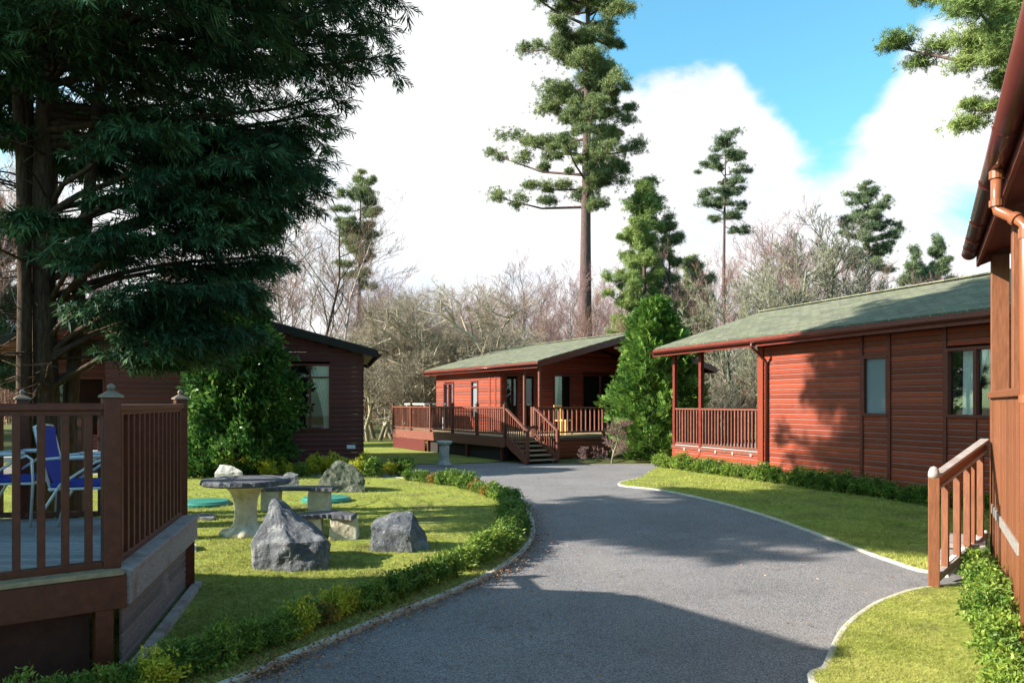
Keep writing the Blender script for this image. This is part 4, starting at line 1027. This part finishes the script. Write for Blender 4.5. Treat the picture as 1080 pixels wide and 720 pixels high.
Y0 = 45; q = Y0/F
pine(((618-CX)*q, Y0, 0), zz(-75, Y0), .44, [(zz(212, Y0), 6.2, 1.2), (zz(190, Y0), 6.2, 3.0), (zz(160, Y0), 5.4, 3.5), (zz(130, Y0), 4.0, 2.8), (zz(100, Y0), 3.9, 2.0), (zz(72, Y0), 2.4, 1.7), (zz(50, Y0), 4.0, 2.5), (zz(10, Y0), 4.0, 2.6), (zz(-40, Y0), 2.4, 2.0), (zz(-80, Y0), .3, .3)],
     M['pine'], 'tallest Scots pine with bare trunk rising behind the middle cabin', 70, .85, .25, 84, seed=4, flatn=.55)
Y0 = 62; q = Y0/F
pine(((764-CX)*q, Y0, 0), zz(150, Y0), .24, [(zz(238, Y0), 1.2, 3.0), (zz(215, Y0), 2.1, 2.6), (zz(185, Y0), 1.9, 2.0), (zz(160, Y0), 1.2, 1.3), (zz(146, Y0), .2, .2)], M['pine_far'], 'slim tall pine with a long bare stem between the middle and long cabins', 22, .75, .3, 40, seed=9, rise=.02, flatn=.3)
pine(((916-CX)*q, Y0, 0), zz(202, Y0), .24, [(zz(280, Y0), 1.4, 1.8), (zz(250, Y0), 2.0, 2.2), (zz(225, Y0), 1.4, 1.8), (zz(205, Y0), .6, .7)], M['pine_far'], 'dark pine above the long cabin roof, right of the grey bare trees', 26, .8, .3, 44, seed=12, rise=.05, flatn=.3)
Y0 = 44; q = Y0/F
pine(((680-CX)*q, Y0, 0), zz(190, Y0), .22, [(zz(372, Y0), 1.9, 1.6), (zz(320, Y0), 2.0, 1.4), (zz(270, Y0), 1.7, 1.2), (zz(230, Y0), 1.0, .9), (zz(190, Y0), .15, .15)], M['pinebright'], 'bright young pine right of the tallest trunk with a pointed top', 60, .5, .26, 40, seed=15, flatn=.8, rise=.45, name='young_pine')
pine(((709-CX)*q, Y0+1, 0), zz(226, Y0), .16, [(zz(340, Y0), 1.0, 1.2), (zz(280, Y0), .9, .9), (zz(228, Y0), .2, .2)], M['pine'], 'slender pine leaning close on the right of the bright young pine', 26, .42, .25, 34, seed=16, flatn=.8, rise=.45, name='young_pine')
Y0 = 50; q = Y0/F
pine(((379-CX)*q, Y0, 0), zz(190, Y0), .2, [(zz(300, Y0), .6, .5), (zz(262, Y0), 1.2, .9), (zz(225, Y0), 1.7, 1.6), (zz(190, Y0), 1.0, 1.1)], M['pine'], 'thin pine with sparse rounded top above the maroon cabin roof', 28, .6, .27, 40, seed=22)
for (px, py, Y0, w, lb, sd) in ((992, 252, 70, 1.5, 'small spruce on the skyline nearer the right gutter', 31), (965, 264, 70, 1.3, 'small spruce on the skyline just right of the dark pine', 32), (732, 278, 52, 1.7, 'dull dark conifer among the bare trees right of the young pines', 33), (975, 285, 66, 1.6, 'low dark conifer showing over the long cabin roof', 34)):
    pine(((px-CX)*Y0/F, Y0, 0), zz(py, Y0), .16, [(2, w*1.25, w*1.25), (zz(py, Y0)*.6, w, w), (zz(py, Y0), .1, .1)], M['pine_far'] if sd != 33 else M['pine'], lb, 46, .6, .4, 34, seed=sd, flatn=.7, rise=.15, name='spruce_tree')
# pine whose branch hangs in at the top right
Y0 = 16; q = Y0/F
pine((11.6, 16.5, 0), 13.5, .3, [(zz(85, Y0), 2.0, 1.5), (zz(40, Y0), 2.7, 3.0), (zz(-30, Y0), 2.7, 2.8), (zz(-110, Y0), 1.5, 1.5)], M['pinebright'], 'pine whose branches hang into the top right corner over the gutter', 40, .62, .15, 150, seed=41)

# bare trees -------------------------------------------------------------
def bare(seed, H, rt, spread, depth=4, up=.5, first=.25, kids=(13, 7, 6, 4), twig=.010, curve=.25):
    rnd = random.Random(seed); S0 = [[], []]
    def grow(p, d, L, r, lev):
        n = 3 if lev else 7; q = p; pts = [p]; dd = d
        for i in range(n):
            dd = (dd+Vector((rnd.gauss(0, 1), rnd.gauss(0, 1), rnd.gauss(0, .6)+(.25 if lev else 0)))*curve*(.4 if lev == 0 else .8)).normalized()
            q = q+dd*(L/n); pts.append(q)
            ra, rb = r*(1-.75*i/n), r*(1-.75*(i+1)/n); S0[0 if lev < 2 else 1].append((pts[-2], q, max(ra, twig*.7), max(rb, twig*.55)))
        if lev >= depth: return
        for k in range(kids[lev]):
            t = (first if lev == 0 else .15)+(1-(first if lev == 0 else .15))*(k+rnd.random())/kids[lev]; ii = min(int(t*n), n-1); b = pts[ii].lerp(pts[ii+1], t*n-ii)
            ax = (pts[ii+1]-pts[ii]).normalized(); a = rnd.uniform(0, 6.283); s = ax.orthogonal(); s.rotate(Matrix.Rotation(a, 3, ax))
            nd = (ax*(.75 if lev else up)+s*rnd.uniform(.6, 1)*spread+Vector((0, 0, .25))).normalized()
            grow(b, nd, L*(rnd.uniform(.32, .48) if lev == 0 else rnd.uniform(.4, .62))*(1.15-t*.5), r*(.38 if lev == 0 else .5)*(1.1-t*.5), lev+1)
    grow(Vector((0, 0, 0)), Vector((0, 0, 1)), H, rt, 0); return S0
def bare_mesh(seed, barkk, twigk, **k):
    S0 = bare(seed, **k); out = []
    for nm, sg, mk, n in (('trunk', S0[0], barkk, 5), ('twigs', S0[1], twigk, 3)):
        P0, P1, R0, R1 = zip(*sg); me = segmesh(nm, P0, P1, R0, R1, n); me.materials.append(M[mk]); out.append(me)
    return out
birches = [bare_mesh(s, 'bark_birch', 'twig_purple' if s % 2 else 'twig_rust', H=10, rt=.11, spread=.55, kids=(17, 7, 5, 4), twig=.008) for s in (1, 2, 3, 4)]
lichens = [bare_mesh(s, 'twig_lichen', 'twig_lichen', H=6.5, rt=.13, spread=1.1, kids=(14, 8, 6, 4), first=.08, twig=.0065, curve=.75) for s in (11, 12, 13)]
greys = [bare_mesh(s, 'twig_dark', 'twig_olive' if s == 21 else 'twig_dark', H=6, rt=.12, spread=.7, kids=(18, 8, 6, 3), first=.06, twig=.013, curve=.18) for s in (21, 22)]
def put_bare(name, proto, x, y, s, label, group, rz=None, sz=1):
    e = empty(name, (x, y, 0), random.uniform(0, 6.28) if rz is None else rz, label, 'tree', group); e.scale = (s, s, s*sz)
    link('trunk', proto[0], None, e); link('twigs', proto[1], None, e)
for k in range(52):
    Y = 40+36*((k*.618) % 1); px = 372+330*((k+.5)/52)+random.uniform(-8, 8)
    H = (zz(random.uniform(290, 335), Y))/11.6
    put_bare('birch_tree', birches[k % 4], (px-CX)/F*Y, Y, H*random.uniform(.85, 1.05), 'slender bare birch with purplish twigs in the wood behind the middle cabin', 'bare birches behind the middle cabin')
for k in range(24):
    Y = 44+30*((k*.618) % 1); px = 700+340*((k+.5)/24)
    top = 232 if 790 < px < 860 else (270 if px < 930 else 292)
    H = zz(top+random.uniform(0, 25), Y)/11.6
    put_bare('birch_tree', birches[(k*3) % 4], (px-CX)/F*Y, Y, H, 'bare pinkish birch on the skyline beyond the long cabin roof', 'bare birches beyond the long cabin')
for k in range(16):
    Y = 40+24*((k*.618) % 1); px = 20+350*((k+.5)/16); put_bare('birch_tree', birches[k % 4], (px-CX)/F*Y, Y, random.uniform(.9, 1.2), 'bare birch glimpsed through the dark conifer at the left', 'bare birches behind the maroon cabin')
for k in range(24):
    Y = 34+5*((k*.618) % 1); px = 385+150*((k+.5)/24); top = random.uniform(262, 330) if px > 430 else 325
    put_bare('lichen_tree', lichens[k % 3], (px-CX)/F*Y, Y, zz(top, Y)/7.6, 'bushy bare tree crusted with grey green lichen left of the middle cabin', 'lichen covered trees left of the middle cabin')
for k in range(7):
    Y = 33+4*((k*.618) % 1); px = 700+14*k; put_bare('lichen_tree', lichens[k % 3], (px-CX)/F*Y, Y, .62, 'low lichen crusted tree seen through the long cabin porch', 'lichen covered trees behind the porch')
for (px, top, Y, s, lb) in ((873, 243, 38, 1, 'dark dense bare tree right above the long cabin roof'), (835, 252, 37, 0, 'grey green fan of bare branches rising over the long cabin roof'), (802, 285, 36, 0, 'low pale bare bush at the ridge end of the long cabin'), (905, 262, 39, 1, 'dark bare bush under the far dark pine'), (775, 300, 36, 0, 'pale twiggy bush left of the long cabin ridge end')):
    put_bare('bare_tree', greys[s], (px-CX)/F*Y, Y, zz(top, Y)/7, lb, None)
tall = bare_mesh(51, 'bark_dark', 'twig_dark', H=12.5, rt=.12, spread=.6, kids=(11, 5, 4, 2), twig=.011, first=.35, curve=.35)
put_bare('bare_tree', tall, (343-CX)/F*34, 34, .85, 'tall open bare tree right behind the maroon cabin roof', None, 1.2)
# young thicket that closes the wood, far behind
P = []; n = 5200
u = RNG.uniform(-.75, .85, n); Yd = RNG.uniform(60, 92, n); P0 = np.stack([u*Yd, Yd, Yd*0], 1); hh = RNG.uniform(2, 6.0, n)
P1 = P0+np.stack([RNG.normal(0, .5, n), RNG.normal(0, .5, n), hh], 1)
br0 = [P0]; br1 = [P1]; r0 = [np.full(n, .05)]; r1 = [np.full(n, .015)]
for k in range(9):
    t = RNG.uniform(.25, .95, n)[:, None]; b = P0+(P1-P0)*t; br0.append(b); br1.append(b+np.stack([RNG.normal(0, .7, n), RNG.normal(0, .7, n), RNG.uniform(.4, 1.6, n)], 1)); r0.append(np.full(n, .022)); r1.append(np.full(n, .008))
tag(link('far_thicket', segmesh('far_thicket', np.concatenate(br0), np.concatenate(br1), np.concatenate(r0), np.concatenate(r1)), M['twig_rust']), 'dense brown pink mass of leafless young wood far behind the cabins', 'woodland', None, 'stuff')
# small leafless shrub by the porch of the middle cabin, and plants at its foot
sb = bare_mesh(61, 'twig_lichen', 'twig_purple', H=1.0, rt=.02, spread=.9, kids=(16, 8, 5, 2), first=.02, twig=.006, curve=.3)
w_ = G(645, 488); put_bare('bare_shrub', sb, w_.x, w_.y, 1.15, 'small leafless pinkish shrub at the corner of the middle deck skirt', None)
w_ = G(612, 489); put_bare('bare_shrub', sb, w_.x, w_.y, .45, 'tiny dry shrub in front of the middle deck skirt, near the steps', None)

# ================================================================== big dark conifers at the left
def cedar(loc, H, rt, nl, reach, zlo, label, seed, lean=(0, 0), stems_=1, fr=.36, nsec=18, nfr=12, extra=0):
    rnd = random.Random(seed); e = empty('conifer_tree', loc, 0, label, 'tree')
    for s in range(stems_):
        off = Vector((rnd.uniform(-.25, .25), rnd.uniform(-.3, .3), 0)) if s else Vector()
        ln = Vector((lean[0]+(rnd.uniform(-1, 1) if s else 0), lean[1], 0))
        MB().tube([off+ln*(t**1.5)+Vector((.06*math.sin(t*9+seed+s), 0, H*t)) for t in [i/9 for i in range(10)]], [rt*(.6 if s else 1)*(1.25 if i == 0 else 1)*(1-.85*i/9) for i in range(10)], 12).build('trunk', M['bark_dark'], e, smooth=True)
    segs = []; FP = []; FD = []; FS = []
    for k in range(nl+extra):
        z = zlo+(H-zlo-.3)*(k+rnd.random())/nl; a = k*2.39996+rnd.uniform(-.3, .3)
        if k >= nl: z = zlo+(8-zlo)*(k-nl+rnd.random())/extra; a = rnd.gauss(-.15, .5)
        L, zl = reach(a, z)
        if L <= .3: continue
        L *= rnd.uniform(.8, 1.08); low = z < 5.2; z0 = z-.30*L if low else z-.08*L
        b = Vector((lean[0]*(z0/H)**1.5, lean[1]*(z0/H)**1.5, z0)); dr = Vector((math.cos(a), math.sin(a), 0))
        sag = rnd.uniform(.05, .16)
        if low: zl = rnd.uniform(.5, .75); sag = zl*.5
        pts = [b+dr*(L*t)+Vector((0, 0, L*(zl*t-sag*t*t*1.4+.10*t**4)))+Vector((rnd.gauss(0, .03), rnd.gauss(0, .03), 0)) for t in [i/6 for i in range(7)]]
        for i in range(6): segs.append((pts[i], pts[i+1], .014+.045*(L/4)*(1-i/6), .014+.045*(L/4)*(1-(i+1)/6)))
        for j in range(nsec):
            t0 = .16 if z > 5.2 else .4
            t = t0+(1-t0)*(j+rnd.random())/nsec; ii = min(int(t*6), 5); p = pts[ii].lerp(pts[ii+1], t*6-ii); ax = (pts[ii+1]-pts[ii]).normalized()
            s = 1 if j % 2 else -1; side = Vector((-dr.y, dr.x, 0))*s; l2 = (L*.30*(1.15-t)+.28)*rnd.uniform(.7, 1.2)
            d2 = (ax*.85+side*.8+Vector((0, 0, rnd.uniform(-.38, .05)))).normalized(); tip = p+d2*l2+Vector((0, 0, -.12*l2)); segs.append((p, tip, .012, .004))
            for q in range(nfr):
                t2 = .15+.85*(q+rnd.random())/nfr; c = p.lerp(tip, t2); s2 = 1 if q % 2 else -1; sd = Vector((-d2.y, d2.x, 0))*s2
                FP.append(c); FD.append(d2*.9+sd*.55+Vector((rnd.gauss(0, .18), rnd.gauss(0, .18), rnd.uniform(-.6, .05)))); FS.append(fr*rnd.uniform(.5, 1.15))
        for q in range(4): FP.append(pts[-1]); FD.append(dr+Vector((rnd.gauss(0, .35), rnd.gauss(0, .35), rnd.uniform(-.3, .2)))); FS.append(fr)
    for k in range(26):                                   # dead bare branches under the crown
        z = rnd.uniform(1.6, 5.4); a = rnd.uniform(0, 6.28); L = rnd.uniform(.5, 1.9); b = Vector((lean[0]*(z/H)**1.5, lean[1]*(z/H)**1.5, z)); dr = Vector((math.cos(a), math.sin(a), rnd.uniform(-.1, .35)))
        m_ = b+dr*L*.5; t_ = b+dr*L+Vector((0, 0, -.12*L)); segs += [(b, m_, .02, .013), (m_, t_, .013, .005)]
        for q in range(5):
            p = b.lerp(t_, rnd.uniform(.3, 1)); segs.append((p, p+Vector((rnd.gauss(0, .25), rnd.gauss(0, .25), rnd.gauss(-.05, .12))), .007, .003))
    limbs_to('limb', segs, M['bark_dark'], e)
    n = len(FP); up = np.tile([0, 0, 1.], (n, 1))+RNG.normal(0, .35, (n, 3))
    V, Fc = scatter(CEDF[0], CEDF[1], np.array(FP), np.array(FD), up, np.array(FS)); link('crown', npmesh('crown', V, Fc, 4), M['cedar'], e); return e
def reachA(a, z):
    cs = math.cos(a); right = max(0, cs)**1.5
    rt_ = np.interp(z, [2.4, 3.3, 4.2, 5.3, 6.3, 7.2, 9, 12, 14.5], [2.4, 3.0, 3.15, 3.3, 4.5, 5.1, 3.8, 2.4, .6])
    ot = np.interp(z, [5.0, 5.6, 6.5, 9, 12, 14.5], [.0, 1.5, 2.5, 2.8, 2.1, .5])
    return rt_*right+ot*(1-right), .14
cedar((-6.2, 10.2, 0), 14.5, .17, 84, reachA, 2.5, 'great dark conifer overhanging the stone table, its branches reaching right across the sky', 71, (.2, 0), 4, extra=46)
def reachB(a, z):
    base = np.interp(z, [5.4, 6.2, 8, 12, 15], [.3, 2.2, 2.8, 2.4, .6])
    return base, .14
cedar((-8.1, 10.6, 0), 15, .2, 46, reachB, 5.6, 'dark conifer with thick trunk at the far left behind the deck', 72, (-.2, 0), 3)
cedar((-6.9, 11.3, 0), 14, .2, 26, reachB, 6, 'dark conifer standing just behind the two front conifers at the left', 73, (.1, 0), 2)
for k in range(26):
    x = -25-26*((k*.618) % 1); y = 27+20*((k+.5)/26)
    if k % 3: put_bare('birch_tree', birches[k % 4], x, y, random.uniform(1.0, 1.3), 'bare birch in the wood at the far left beyond the dark conifers', 'bare birches at the far left')
    else: pine((x, y, 0), random.uniform(11, 14), .2, [(2.5, 2.4, 2.4), (7, 2.0, 2.0), (12, .6, .6)], M['pine'], 'dark pine in the wood at the far left beyond the dark conifers', 30, .9, .5, 40, seed=100+k, flatn=.6, group='pines at the far left')
def reachC(a, z): return float(np.interp(z, [6, 7, 9, 12, 14], [1.5, 2.3, 2.3, 1.6, .4])), .22
cedar((-11.0, 8.3, 0), 14, .18, 50, reachC, 6.7, 'added dark conifer, unseen beyond the left edge, shaped to shade the drive', 74, (0, 0), 1, fr=.42)  # added tree, out of view, foliage kept high to shade only the drive
